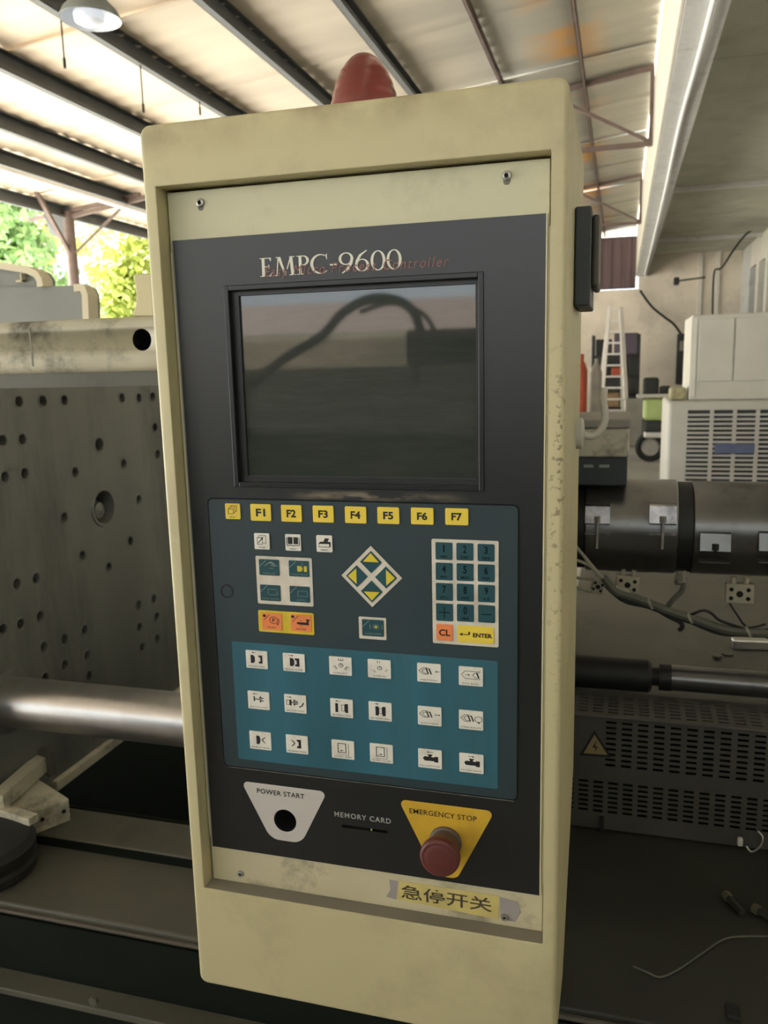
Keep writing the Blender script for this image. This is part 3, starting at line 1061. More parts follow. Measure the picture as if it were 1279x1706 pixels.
# ceramic terminal blocks
def terminal(px, py, w, h, ang, Y, label):
    c = wy(px, py, Y)
    t = empty('terminal_block', c)
    tag(t, label, 'terminal block')
    R_ = Matrix.Rotation(ang, 3, 'Y')
    ax, az = R_ @ Vector((w / 2, 0, 0)), R_ @ Vector((0, 0, h / 2))
    MB().obox(c, ax, (0, 0.008, 0), az).build('body', CERAMIC, t, bevel=0.0015)
    yy = Y - 0.0083
    for (u, v, r) in ((-0.6, 0.45, 0.22), (0.6, 0.45, 0.22), (-0.6, -0.45, 0.22), (0.6, -0.45, 0.22), (0, 0, 0.34)):
        q = c + ax * u + az * v
        MB().cyl((q.x, yy - 0.0004, q.z), (q.x, yy + 0.002, q.z), r * h / 2 * 0.95, n=14).build('terminal_hole', DARKHOLE, t)
    for u in (-0.45, 0.45):
        q = c + ax * u + az
        tq = c + ax * u + az * 1.6
        MB().cyl(q, tq, w * 0.10, n=12).build('ferrule', CERAMIC, t, smooth=True)
    return t


terminal(1045, 973, 0.041, 0.034, 0.06, 1.545, 'beige ceramic terminal block under the bright clamped heater band')
terminal(1231, 988, 0.047, 0.036, 0.0, 1.545, 'beige ceramic terminal block beside the blue crate')
terminal(996, 976, 0.022, 0.026, 0.28, 1.50, 'small tilted terminal block dangling on the wires by the cabinet')

# wiring loom
YL = 1.47
loom = empty('wiring_loom', wy(1110, 1015, YL))
tag(loom, 'sagging bundle of grey heater wires below the barrel', 'cables')


def wire(pts, r, m_, nm='wire', Y=YL):
    MB().tube([wy(p[0], p[1], Y + (p[2] if len(p) > 2 else 0)) for p in pts], r, n=7).build(nm, m_, loom, smooth=True)


wire([(1005, 962), (1025, 984), (1060, 997), (1110, 1016), (1160, 1033), (1205, 1048), (1250, 1053), (1330, 1056)], 0.0075, WIRE)
wire([(1010, 975), (1040, 1000), (1080, 1010), (1120, 1026), (1150, 1035), (1200, 1054), (1250, 1056), (1330, 1062)], 0.005, RUBBER)
wire([(950, 900), (975, 930), (1000, 960), (1015, 975)], 0.0032, WIRE_PALE)
wire([(945, 930), (965, 935), (985, 945), (1012, 972)], 0.003, WIRE_PALE)
wire([(945, 962), (970, 963), (990, 965)], 0.003, WIRE_PALE)
wire([(945, 972), (965, 980), (985, 985)], 0.003, WIRE_PALE)
wire([(1025, 978), (1045, 986), (1048, 998), (1038, 1004)], 0.003, WIRE_PALE)
wire([(1080, 1006), (1110, 1025), (1132, 1036), (1136, 1045), (1130, 1050)], 0.004, RUBBER)
wire([(1138, 972), (1135, 985), (1120, 1000), (1110, 1014)], 0.0045, WIRE)
wire([(1150, 1025), (1170, 1017), (1185, 1022), (1200, 1034), (1240, 1048)], 0.0025, RUBBER)
wire([(1215, 1005), (1228, 1025), (1245, 1045), (1275, 1040)], 0.0018, RUBBER)
wire([(1255, 1060), (1275, 1050), (1330, 1048)], 0.003, RUBBER)
for px, py in ((1083, 1006), (1149, 1030), (1246, 1052)):
    c = wy(px, py, YL)
    MB().cyl(c + Vector((-0.002, 0, -0.001)), c + Vector((0.002, 0, 0.001)), 0.0105, n=12).build('cable_tie', WIRE_PALE, loom)
c = wy(1134, 962, 1.53)
o = MB().cyl(c + Vector((0, 0, 0.014)), c + Vector((0, 0, -0.006)), 0.009, n=6).cyl(c + Vector((0, 0, -0.006)), c + Vector((0, 0, -0.012)), 0.011, n=12).build('thermocouple_nut', STEEL_BRIGHT)
tag(o, 'hexagonal thermocouple nut under the gap between heater bands', 'nut')

# feed throat box above the barrel
ft = empty('feed_block', (-0.05, AY, AZ + 0.088))
tag(ft, 'cream feed box with peeling paint on a dark base above the barrel', 'machine box')
fz0, fz1, fz2, fz3 = AZ + 0.0885, wy(1048, 738, 1.5).z - 0.045, wy(1048, 735, 1.5).z, wy(1048, 698, 1.5).z
xa, xb = -0.115, wy(1048, 740, 1.5).x
zmid = wy(1048, 762, 1.5).z
MB().rbox(xa, xb - 0.002, 1.505, 1.70, fz0, zmid, 0.003).build('base', BOX_DARK, ft)
MB().rbox(xa, xb, 1.50, 1.72, zmid, wy(1048, 714, 1.5).z, 0.003).build('body', CREAM_WORN, ft)
MB().rbox(xa, xb + 0.002, 1.495, 1.72, wy(1048, 713, 1.5).z, fz3, 0.003).build('lid', mat('lid_grey', (0.28, 0.26, 0.23), 0.5), ft)
for (a, b) in ((972, 988), (998, 1015)):
    p, q = wy(a, 774, 1.5045), wy(b, 779, 1.5045)
    MB().box(p.x, q.x, 1.5035, 1.5052, q.z, p.z).build('plate_mark', INK_GREY, ft)

# hydraulic cylinder
hc = wy(1000, 1120, 1.60)
hy = empty('carriage_cylinder', (0.2, 1.60, hc.z - 0.04))
tag(hy, 'black hydraulic cylinder with steel rod above the perforated guard', 'cylinder')
xe = wy(1085, 1120, 1.60).x
MB().lathe((-0.115, 1.60, hc.z), (1, 0, 0), [(0, 0.032), (xe + 0.115 - 0.006, 0.032), (xe + 0.115, 0.028)], 32).build('body', IRON_BLACK, hy, smooth=True, angle=30)
MB().lathe((xe, 1.60, hc.z), (1, 0, 0), [(0, 0.018), (0.014, 0.018)], 24).build('neck', IRON_BLACK, hy, smooth=True, angle=30)
MB().lathe((xe + 0.014, 1.60, hc.z), (1, 0, 0), [(0, 0.026), (0.022, 0.026)], 32).build('gland', IRON_BLACK, hy, smooth=True, angle=30)
MB().lathe((xe + 0.036, 1.60, hc.z), (1, 0, 0), [(0, 0.0245), (1.2, 0.0245)], 32).build('rod', STEEL_DARK, hy, smooth=True, angle=30)

# perforated guard
GY = 1.45
pg = empty('perforated_guard', (0.5, GY, BASE))
tag(pg, 'grey perforated sheet metal purge guard with slot rows', 'guard')
zt = wy(1000, 1193, GY).z
zmidg = wy(1000, 1297, GY).z
gx0, gx1 = -0.112, 1.6


def slotted(O, U, V, N_, u0, u1, v0, v1, cols, rows, sw, sh_, name, m_):
    """sheet with real slot openings"""
    us = [u0, u1]
    vs = [v0, v1]
    for c in cols:
        us += [c - sw / 2, c + sw / 2]
    for r in rows:
        vs += [r - sh_ / 2, r + sh_ / 2]
    us.sort()
    vs.sort()
    mb = MB()
    O, U, V, N_ = Vector(O), Vector(U), Vector(V), Vector(N_)
    idx = {}
    for i, u in enumerate(us):
        for j, v in enumerate(vs):
            idx[i, j] = len(mb.v)
            mb.v.append(O + U * u + V * v)
    for i in range(len(us) - 1):
        for j in range(len(vs) - 1):
            if i % 2 == 1 and j % 2 == 1:
                continue
            mb.f.append([idx[i, j], idx[i + 1, j], idx[i + 1, j + 1], idx[i, j + 1]])
            mb.mi.append(0)
    o_ = mb.build(name, m_, pg)
    so_ = o_.modifiers.new('thickness', 'SOLIDIFY')
    so_.thickness = 0.0015
    so_.offset = 0
    return o_


P0 = wy(972, 1165, GY + 0.05).x
P1 = wy(1018, 1204, GY).x
P2 = wy(972, 1300, GY).x
zback = zt
tw = 0.115
slotted((0, GY, zt), (1, 0, 0), (0, 1, 0), (0, 0, 1), gx0, gx1, 0, tw, [q for q in [P0 - 0.027 * 2 + 0.027 * i for i in range(-6, 46)] if q > gx0 + 0.012], [0.018 + 0.0145 * i for i in range(6)], 0.018, 0.006, 'top_panel', GUARD_M)
z1 = wy(1018, 1204, GY).z
rows1 = [z1 - 0.0103 * i for i in range(9)]
vb = (zt + zmidg) / 2
slotted((0, GY, 0), (1, 0, 0), (0, 0, 1), (0, -1, 0), P1 - 0.02, gx1, zmidg, zt, [P1 + 0.0277 * i for i in range(0, 46)], rows1[::-1], 0.0178, 0.0048, 'front_panel', GUARD_M)
MB().box(gx0, P1 - 0.02, GY - 0.0008, GY + 0.0008, zmidg, zt).build('front_panel', GUARD_M, pg)
z2 = wy(972, 1300, GY).z
slotted((0, GY, 0), (1, 0, 0), (0, 0, 1), (0, -1, 0), gx0, gx1, BASE + 0.004, zmidg, [q for q in [P2 + 0.0262 * i for i in range(-4, 50)] if q > gx0 + 0.012], [z2 - 0.0095 * i for i in range(6, -1, -1)], 0.0172, 0.0046, 'lower_panel', GUARD_M)
MB().box(gx0, gx1, GY + 0.045, GY + 0.05, BASE + 0.004, zt - 0.03).build('shade_backing', BED_DARK, pg)  # dark sheets stand in for the shade behind the slots
MB().box(gx0, gx1, GY + 0.012, GY + tw - 0.012, zt - 0.034, zt - 0.03).build('shade_backing', BED_DARK, pg)
MB().tube([(gx0, GY - 0.001, zt), (gx1, GY - 0.001, zt)], 0.003, n=8, smooth=False).build('fold_edge', GUARD_M, pg, smooth=True)
lt = wy(1002, 1372, GY - 0.002)
MB().box(lt.x - 0.004, lt.x + 0.004, GY - 0.006, GY, lt.z - 0.014, lt.z + 0.014).build('latch', RUBBER, pg)
sg = [wy(*p, GY - 0.0014) for p in ((989.7, 1216), (965, 1258), (1019, 1262))]
cx_ = sum(p.x for p in sg) / 3
cz_ = sum(p.z for p in sg) / 3
ws = MB()
ws.m(0).flat([(p.x, p.z) for p in sg], GY - 0.0014)
ws.m(1).flat([(cx_ + (p.x - cx_) * 0.74, cz_ + (p.z - cz_) * 0.74) for p in sg], GY - 0.0018)
s_ = 0.012
ws.m(0).flat([(cx_ + 0.003, cz_ + 0.016), (cx_ - 0.005, cz_ + 0.0005), (cx_ - 0.0005, cz_ + 0.001), (cx_ + 0.0005, cz_ + 0.006)][::1], GY - 0.0021)
ws.m(0).flat([(cx_ - 0.0045, cz_ + 0.0015), (cx_ + 0.0045, cz_ + 0.003), (cx_ + 0.0035, cz_ + 0.0005), (cx_ - 0.003, cz_ - 0.0005)], GY - 0.0021)
ws.m(0).flat([(cx_ + 0.0045, cz_ + 0.003), (cx_ + 0.0015, cz_ + 0.002), (cx_ - 0.0005, cz_ - 0.008), (cx_ + 0.0010, cz_ - 0.006)], GY - 0.0021)
ws.fixn = False
tag(ws.build('warning_sign', [INK, mat('faded_sign_yellow', (0.26, 0.20, 0.085), 0.6)], pg), 'triangular high-voltage lightning sign')

# small things on the bed
cb = wz(1232, 1080, Zr(-0.645))
o = MB().obox(cb + Vector((0.02, 0, 0.012)), (0.038, 0.004, 0), (-0.0015, 0.012, 0), (0, 0, 0.012)).build('steel_block', STEEL_BRIGHT, None, bevel=0.004)
tag(o, 'short bright steel bar lying on the injection bed', 'steel bar')
for (px, py, r, lab) in ((1194, 1098, 0.009, 'small grey nut on the bed next to the steel bar'), (1212, 1091, 0.012, 'flat round washer on the bed next to the steel bar')):
    p = wz(px, py, Zr(-0.645))
    o = MB().lathe((p.x, p.y, Zr(-0.645)), (0, 0, 1), [(0, r), (0.008 if r < 0.01 else 0.004, r), (0.008 if r < 0.01 else 0.004, r * 0.4)], 6 if r < 0.01 else 20).build('loose_nut' if r < 0.01 else 'washer', BED_GREY)
    tag(o, lab, 'nut' if r < 0.01 else 'washer')
p = wy(1275, 1010, 2.9)
o = MB().rbox(p.x - 0.03, p.x + 0.35, 2.85, 3.2, 0.0, wy(1262, 985, 2.85).z, 0.01).build('blue_crate', BLUE_P)
tag(o, 'blue plastic crate behind the injection bed', 'crate')
p2 = wy(1262, 984, 2.85)
o = MB().rbox(p.x - 0.01, p.x + 0.3, 2.9, 3.15, p2.z + 0.001, p2.z + 0.075, 0.02).build('brown_sack', BROWN)
tag(o, 'rust brown bundle lying on the blue crate', 'sack')
# clip at the guard's lower edge
cl0 = wy(1240, 1402, GY - 0.02)
o = empty('ring_clip', cl0)
tag(o, 'wire ring clip with white bead at the foot of the guard', 'clip')
MB().tube([wy(1262, 1385, GY - 0.02), wy(1270, 1395, GY - 0.025), wy(1266, 1410, GY - 0.03), wy(1252, 1419, GY - 0.03), wy(1243, 1410, GY - 0.025)], 0.0016, n=7).build('ring', STEEL_BRIGHT, o, smooth=True)
MB().rbox(cl0.x - 0.012, cl0.x - 0.003, GY - 0.025, GY - 0.015, cl0.z - 0.008, cl0.z + 0.006, 0.002).build('bead', WHITE_PAINT, o)
# bolts and wire on the oily tray
for (a, b, lab) in (((1208, 1490), (1236, 1520), 'greasy hex bolt lying on the oily tray with its shaft bent away'), ((1255, 1512), (1290, 1535), 'brassy bolt end lying on the oily tray')):
    A = wz(*a, BASE + 0.008)
    B = wz(*b, BASE + 0.008)
    d = (B - A).normalized()
    t = empty('loose_bolt', (A + B) / 2 - Vector((0, 0, 0.008)))
    tag(t, lab, 'bolt')
    MB().cyl(A, A + d * 0.010, 0.008, n=6).build('head', mat('dull_brass', (0.16, 0.15, 0.09), 0.5, metal=0.4), t)
    MB().cyl(A + d * 0.010, B, 0.0055, n=10).build('shaft', BED_OIL, t)
tw_ = [wz(*p, BASE + 0.0018) for p in ((1055, 1610), (1078, 1620), (1100, 1628), (1130, 1615), (1170, 1588), (1205, 1565), (1240, 1560), (1300, 1560))]
o = MB().tube(tw_, 0.0016, n=6).build('wire_scrap', WIRE, None, smooth=True)
tag(o, 'bent length of thin wire lying on the oily tray', 'wire')
p = wz(1221, 1690, BASE)
o = MB().rbox(p.x - 0.009, p.x + 0.009, p.y - 0.012, p.y + 0.012, BASE, BASE + 0.006, 0.002).build('rubber_scrap', RUBBER)
tag(o, 'small black rubber scrap near the front edge of the tray', 'scrap')

# ================================================================== CONTROL CABINET
CX0, CX1 = -0.4373, -0.0457
CZ0, CZ1 = Zr(-0.675), Zr(0.2255)
FY = 0.72
PYY = 0.738
RX0, RX1, RZ0, RZ1 = -0.4235, -0.0595, Zr(-0.5555), Zr(0.1705)
cab = empty('control_cabinet', ((CX0 + CX1) / 2, 0.85, CZ0))
tag(cab, 'cream machine control cabinet with black screen, colour keypad and stop button', 'control panel')
OC = ORIGIN[cab.name]
# housing: side profile extruded, rounded, with a real recess cut in
def rrect(x0, x1, z0, z1, r, n=5):
    out = []
    for (cx, cz, a) in ((x1 - r, z1 - r, 0), (x0 + r, z1 - r, 90), (x0 + r, z0 + r, 180), (x1 - r, z0 + r, 270)):
        for i in range(n + 1):
            q = math.radians(a + 90 * i / n)
            out.append((cx + r * math.cos(q), cz + r * math.sin(q)))
    return out


bm = bmesh.new()
outline = rrect(CX0, CX1, CZ0, CZ1, 0.010, 6)
v0 = [bm.verts.new((u, FY, v)) for u, v in outline]
v1 = [bm.verts.new((u, 0.985, v)) for u, v in outline]
n = len(outline)
bm.faces.new(v0)
bm.faces.new(v1[::-1])
for i in range(n):
    bm.faces.new((v0[i], v1[i], v1[(i + 1) % n], v0[(i + 1) % n]))
bmesh.ops.recalc_face_normals(bm, faces=bm.faces)
bmesh.ops.bevel(bm, geom=[e for e in bm.edges if abs(e.verts[0].co.y - FY) < 1e-6 and abs(e.verts[1].co.y - FY) < 1e-6], offset=0.0045, segments=4, profile=0.5, affect='EDGES')


def housing_material():
    m = CREAM.copy()
    m.name = 'cream_paint_chipped'
    N, L = m.node_tree.nodes, m.node_tree.links
    b = N['Principled BSDF']
    src = b.inputs['Base Color'].links[0].from_socket
    tc = [q for q in N if q.type == 'TEX_COORD'][0]
    sp = N.new('ShaderNodeSeparateXYZ')
    L.new(tc.outputs['Object'], sp.inputs[0])

    def rng(sock, a, b_):
        r = N.new('ShaderNodeMapRange')
        r.inputs['From Min'].default_value = a
        r.inputs['From Max'].default_value = b_
        L.new(sock, r.inputs['Value'])
        return r.outputs[0]

    def mul(p, q):
        k_ = N.new('ShaderNodeMath')
        k_.operation = 'MULTIPLY'
        for i_, s__ in enumerate((p, q)):
            if isinstance(s__, float):
                k_.inputs[i_].default_value = s__
            else:
                L.new(s__, k_.inputs[i_])
        return k_.outputs[0]
    nz = N.new('ShaderNodeTexNoise')
    nz.inputs['Scale'].default_value = 170
    nz.inputs['Detail'].default_value = 4
    L.new(tc.outputs['Object'], nz.inputs['Vector'])
    xe_ = CX1 - OC.x
    right = rng(sp.outputs[0], xe_ - 0.018, xe_ - 0.006)
    up = rng(sp.outputs[2], Zr(-0.36) - OC.z, Zr(-0.12) - OC.z)
    dn = rng(sp.outputs[2], Zr(0.05) - OC.z, Zr(-0.05) - OC.z)
    front = rng(sp.outputs[1], 0.745 - OC.y, 0.728 - OC.y)
    chips = mul(mul(mul(right, front), mul(up, dn)), rng(nz.outputs['Fac'], 0.56, 0.63))
    # grimy smears along the top edge
    nz2 = N.new('ShaderNodeTexNoise')
    nz2.inputs['Scale'].default_value = 22
    nz2.inputs['Detail'].default_value = 6
    L.new(tc.outputs['Object'], nz2.inputs['Vector'])
    topm = rng(sp.outputs[2], CZ1 - 0.035 - OC.z, CZ1 - OC.z)
    smear = mul(mul(topm, rng(nz2.outputs['Fac'], 0.42, 0.7)), 0.6)
    ad = N.new('ShaderNodeMath')
    ad.operation = 'ADD'
    ad.use_clamp = True
    L.new(mul(chips, 0.7), ad.inputs[0])
    L.new(smear, ad.inputs[1])
    mx = N.new('ShaderNodeMix')
    mx.data_type = 'RGBA'
    mx.inputs['B'].default_value = (0.17, 0.12, 0.06, 1)
    L.new(ad.outputs[0], mx.inputs['Factor'])
    L.new(src, mx.inputs['A'])
    L.new(mx.outputs['Result'], b.inputs['Base Color'])
    return m


hs = MB().addbm(bm).build('housing', housing_material(), cab, smooth=True, angle=35)
cut(hs, MB().box(RX0, RX1, FY - 0.05, PYY + 0.06, RZ0, RZ1).prism([(0.80, CZ0 - 0.01), (1.1, CZ0 - 0.01), (1.1, Zr(-0.50)), (0.985, Zr(-0.50))], 'x', CX0 - 0.1, CX1 + 0.1))
hs.data.polygons.foreach_set('use_smooth', [True] * len(hs.data.polygons))
hs.data.set_sharp_from_angle(angle=math.radians(35))
bvm = hs.modifiers.new('bevel', 'BEVEL')
bvm.width = 0.0012
bvm.segments = 2
bvm.limit_method = 'ANGLE'
bvm.angle_limit = math.radians(60)
# side flanges of the rear shell, stepping out on the left
MB().rbox(CX0 - 0.013, CX0 + 0.01, 0.745, 0.95, Zr(-0.585), Zr(-0.017), 0.002).build('side_flange', CREAM_EDGE, cab)
MB().rbox(CX0 - 0.0165, CX0 + 0.01, 0.750, 0.95, Zr(0.075), Zr(0.224), 0.006, 3).build('side_flange', CREAM, cab)

# panel plate, visible above and below the black bezel
bz_tl, bz_tr = wy(288, 398, PYY - 0.002), wy(910, 359, PYY - 0.002)
bz_bl, bz_br = wy(355, 1412, PYY - 0.002), wy(898, 1489, PYY - 0.002)
BXL, BXR = (bz_tl.x + bz_bl.x) / 2, (bz_tr.x + bz_br.x) / 2
BZT, BZB = (bz_tl.z + bz_tr.z) / 2, (bz_bl.z + bz_br.z) / 2
BXL = max(BXL, RX0 + 0.004)
BZY = PYY - 0.0022
MB().box(RX0 + 0.0015, RX1 - 0.0022, PYY, PYY + 0.003, BZT - 0.01, RZ1 - 0.0025).build('upper_plate', PLATE, cab, bevel=0.0006)
MB().box(RX0 + 0.002, RX1 - 0.002, PYY, PYY + 0.003, RZ0 + 0.0005, BZB + 0.01).build('lower_plate', PLATE_LOW, cab, bevel=0.0006)
MB().box(BXR + 0.0013, RX1 - 0.0006, PYY + 0.0004, PYY + 0.003, BZB + 0.01, BZT - 0.01).build('side_strip', PLATE, cab)
MB().box(RX0 + 0.0006, BXL - 0.0013, PYY + 0.0004, PYY + 0.003, BZB + 0.01, BZT - 0.01).build('side_strip', PLATE, cab)
MB().box(RX0 + 0.0004, RX1 - 0.0004, FY + 0.0012, PYY + 0.003, RZ0 - 0.0005, RZ0 + 0.0005).build('sill_gasket', LEDGE_GREY, cab)

scr = [wy(*p, PYY - 0.002) for p in ((371, 478), (807, 450), (806, 818), (392, 812))]
SX0, SX1 = (scr[0].x + scr[3].x) / 2, (scr[1].x + scr[2].x) / 2
SZ1, SZ0 = (scr[0].z + scr[1].z) / 2, (scr[2].z + scr[3].z) / 2
BZ_SCUFF_Z = wy(600, 827, BZY).z - OC.z
BZ_SCUFF_X = wy(620, 827, BZY).x - OC.x
BEZEL = bezel_material()
bez = MB().box(BXL, BXR, BZY, PYY + 0.0028, BZB, BZT).build('bezel', BEZEL, cab)
ph = wy(475, 1367, BZY)
cutm = MB().box(SX0 + 0.004, SX1 - 0.004, BZY - 0.02, PYY + 0.03, SZ0 + 0.004, SZ1 - 0.004)
cutm.cyl((ph.x, BZY - 0.02, ph.z), (ph.x, PYY + 0.03, ph.z), 0.0128, n=32)
sl0, sl1 = wy(569, 1377, BZY), wy(645, 1385, BZY)
slz = (sl0.z + sl1.z) / 2
cutm.box(sl0.x, sl1.x, BZY - 0.02, PYY + 0.03, slz - 0.0016, slz + 0.0016)
cut(bez, cutm)
MB().box(BXL - 0.0012, BXL, BZY - 0.0003, PYY + 0.002, BZB, BZT).build('bezel_edge', mat('bezel_edge_grey', (0.22, 0.23, 0.22), 0.4), cab)
MB().box(BXR, BXR + 0.0012, BZY - 0.0003, PYY + 0.002, BZB, BZT).build('bezel_edge', CREAM_EDGE, cab)
MB().lathe((ph.x, PYY + 0.002, ph.z), (0, 1, 0), [(0, 0.0129), (0.03, 0.0129), (0.031, 0.0)], 32, caps=False).build('empty_button_hole', DARKHOLE, cab, smooth=True)
MB().box(sl0.x, sl1.x, PYY + 0.004, PYY + 0.006, slz - 0.003, slz + 0.003).build('card_slot', DARKHOLE, cab)
gl = wy(618, 1381, BZY)
MB().box(gl.x - 0.0006, gl.x + 0.0008, BZY + 0.0005, BZY + 0.003, slz - 0.0015, slz + 0.0015).build('card_latch', mat('lime_clip', (0.45, 0.55, 0.12), 0.5), cab)

# screen frame and glass
RIMW = 0.0012


def ring(mb, x0, x1, z0, z1, w, y0, y1, wl=None, wr=None, wt=None, wb_=None):
    wl, wr, wt, wb_ = [w if q is None else q for q in (wl, wr, wt, wb_)]
    mb.box(x0, x0 + wl, y0, y1, z0, z1)
    mb.box(x1 - wr, x1, y0, y1, z0, z1)
    mb.box(x0 + wl, x1 - wr, y0, y1, z1 - wt, z1)
    mb.box(x0 + wl, x1 - wr, y0, y1, z0, z0 + wb_)
    return mb


sf = ring(MB(), SX0, SX1, SZ0, SZ1, 0.0052, BZY - 0.0012, PYY + 0.004).build('screen_frame', mat('frame_satin', (0.008, 0.009, 0.009), 0.35, var=0.1), cab, bevel=0.0008)
ring(MB(), SX0 + 0.004, SX1 - 0.004, SZ0 + 0.004, SZ1 - 0.004, 0.008, PYY + 0.0035, PYY + 0.006, wl=0.0085, wr=0.0045, wt=0.0055, wb_=0.0065).build('screen_gasket', BLACK, cab)
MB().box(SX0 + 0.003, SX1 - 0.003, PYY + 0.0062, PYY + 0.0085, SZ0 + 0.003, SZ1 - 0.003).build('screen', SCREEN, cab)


# ---------- serif title EMPC-9600
def ell(cx, cz, rx, rz, n=28, a0=0.0, a1=2 * math.pi):
    return [(cx + rx * math.cos(a0 + (a1 - a0) * i / n), cz + rz * math.sin(a0 + (a1 - a0) * i / n)) for i in range(n + (0 if abs(a1 - a0 - 2 * math.pi) < 1e-6 else 1))]


def glyph(ch):
    """polygons (list of (outer, hole)) in a box of height 1; returns width"""
    T, t = 0.135, 0.045
    r = lambda x0, z0, x1, z1: ([(x0, z0), (x1, z0), (x1, z1), (x0, z1)], None)
    if ch == 'E':
        return [r(.09, 0, .09 + T, 1), r(0, 0, .56, t), r(0, 1 - t, .52, 1), r(.2, .5, .44, .5 + t),
                ([(.50, 0), (.60, .20), (.56, .20), (.44, t)], None), ([(.44, 1 - t), (.50, .82), (.535, .82), (.535, 1)], None),
                ([(.40, .42), (.44, .42), (.44, .62), (.40, .62)], None)], .66
    if ch == 'M':
        return [([(.10, 0), (.15, 0), (.24, 1), (.19, 1)], None), ([(.17, 1), (.32, 1), (.56, .08), (.50, 0)], None),
                ([(.50, 0), (.545, 0), (.83, 1), (.77, 1)], None), ([(.74, 1), (.88, 1), (.95, 0), (.81, 0)], None),
                r(.02, 0, .25, t), r(.72, 0, 1.04, t), r(.10, 1 - t, .30, 1), r(.76, 1 - t, .98, 1)], 1.08
    if ch == 'P':
        o = [(.2, 1)] + ell(.30, .74, .27, .26, 16, math.pi / 2, -math.pi / 2) + [(.2, .48)]
        h = [(.225, 1 - t)] + ell(.28, .74, .165, .215, 16, math.pi / 2, -math.pi / 2) + [(.225, .525)]
        return [r(.09, 0, .09 + T, 1), r(0, 0, .32, t), r(0, 1 - t, .3, 1), (o, h)], .62
    if ch == 'C':
        o = ell(.46, .5, .46, .52, 28, 0.85, 2 * math.pi - 0.85)
        i_ = ell(.50, .5, .36, .46, 28, 0.80, 2 * math.pi - 0.80)
        return [(o + i_[::-1], None), r(.735, .73, .775, 1.02)], .84
    if ch == '-':
        return [r(.06, .38, .40, .46)], .46
    if ch == '0':
        return [(ell(.33, .5, .33, .52), ell(.33, .5, .205, .465))], .70
    if ch == '6':
        return [(ell(.32, .31, .32, .33), ell(.32, .31, .20, .275)),
                ([(.0, .30), (.04, .56), (.20, .86), (.52, 1.08), (.56, 1.04), (.32, .82), (.17, .56), (.125, .33)], None)], .70
    if ch == '9':
        return [(ell(.33, .69, .33, .33), ell(.33, .69, .21, .275)),
                ([(.66, .72), (.62, .42), (.46, .14), (.16, -.08), (.12, -.04), (.35, .18), (.48, .42), (.53, .68)], None)], .72
    return [], .3


ta, tb_ = wy(434, 462, BZY), wy(671, 447, BZY)
hh = wy(440, 431, BZY).z - wy(442, 462, BZY).z
word = 'EMPC-9600'
tot = sum(glyph(c)[1] for c in word)
wsc = (tb_.x - ta.x) / tot
tm = MB()
tm.fixn = False
xx = ta.x
zb = (ta.z + tb_.z) / 2
kk = 0
for ch in word:
    polys, adv = glyph(ch)
    for poly, hole in polys:
        f_ = lambda L_: [(xx + u * wsc, zb + v * hh) for u, v in L_]
        kk += 1
        tm.flat(f_(poly), BZY - 0.0002 - 0.000012 * kk, f_(hole) if hole else None)
    xx += adv * wsc
tm.build('model_lettering', INK_WHITE, cab)
sm = MB()
sm.fixn = False
s0, s1 = wy(441, 458, BZY), wy(748, 433, BZY)
put_text(sm, 'Easy Micro Process Controller', (s0.x + s1.x) / 2, (s0.z + s1.z) / 2 - 0.0005, s1.x - s0.x, 0.0120, BZY - 0.0007, 0.0, 0.25, 1.25)
sm.build('subtitle_lettering', INK_RED, cab)

# ---------- membrane
YM = BZY - 0.0004
mtl, mtr, mbl, mbr = [wy(*p, YM) for p in ((349, 832), (862, 842), (373, 1276), (861, 1330))]
MX0, MX1, MZ0, MZ1 = (mtl.x + mbl.x) / 2, (mtr.x + mbr.x) / 2, (mbl.z + mbr.z) / 2, (mtl.z + mtr.z) / 2


def rrect(x0, x1, z0, z1, r, n=5):
    out = []
    for (cx, cz, a) in ((x1 - r, z1 - r, 0), (x0 + r, z1 - r, 90), (x0 + r, z0 + r, 180), (x1 - r, z0 + r, 270)):
        for i in range(n + 1):
            q = math.radians(a + 90 * i / n)
            out.append((cx + r * math.cos(q), cz + r * math.sin(q)))
    return out


def slabp(mb, poly, y_front, y_back):
    return mb.prism(poly, 'y', y_back, y_front)


slabp(MB(), rrect(MX0 - .0014, MX1 + .0014, MZ0 - .0014, MZ1 + .0014, .0055), YM - 0.0001, BZY).build('membrane_border', mat('border_dark', (0.005, 0.008, 0.008), 0.6, var=0.3, scale=25, spec=0.2), cab)
MB().box(MX0 + 0.004, MX1 - 0.003, BZY - 0.0006, BZY, MZ0 - 0.0022, MZ0 - 0.0015).build('membrane_lip', mat('worn_lip', (0.16, 0.15, 0.12), 0.5, var=0.5, scale=60), cab)
slabp(MB(), rrect(MX0, MX1, MZ0, MZ1, .005), YM - 0.0004, BZY).build('keypad_membrane', TEAL_DARK, cab)
btl, btr, bbl, bbr = [wy(*p, YM) for p in ((387, 1068), (830, 1101), (397, 1265), (828, 1312))]
slabp(MB(), rrect((btl.x + bbl.x) / 2, (btr.x + bbr.x) / 2, (bbl.z + bbr.z) / 2, (btl.z + btr.z) / 2, .002), YM - 0.0007, YM - 0.0002).build('keypad_zone', TEAL_BLUE, cab)
rc = wy(378, 985, YM)
MB().lathe((rc.x, YM - 0.0004, rc.z), (0, -1, 0), [(0, 0.0076), (0.0006, 0.0074), (0.0006, 0.0056), (0, 0.0054)], 28, caps=False).build('embossed_ring', mat('ring_slate', (0.006, 0.012, 0.015), 0.6), cab, smooth=True)

YK = YM - 0.0016          # key face


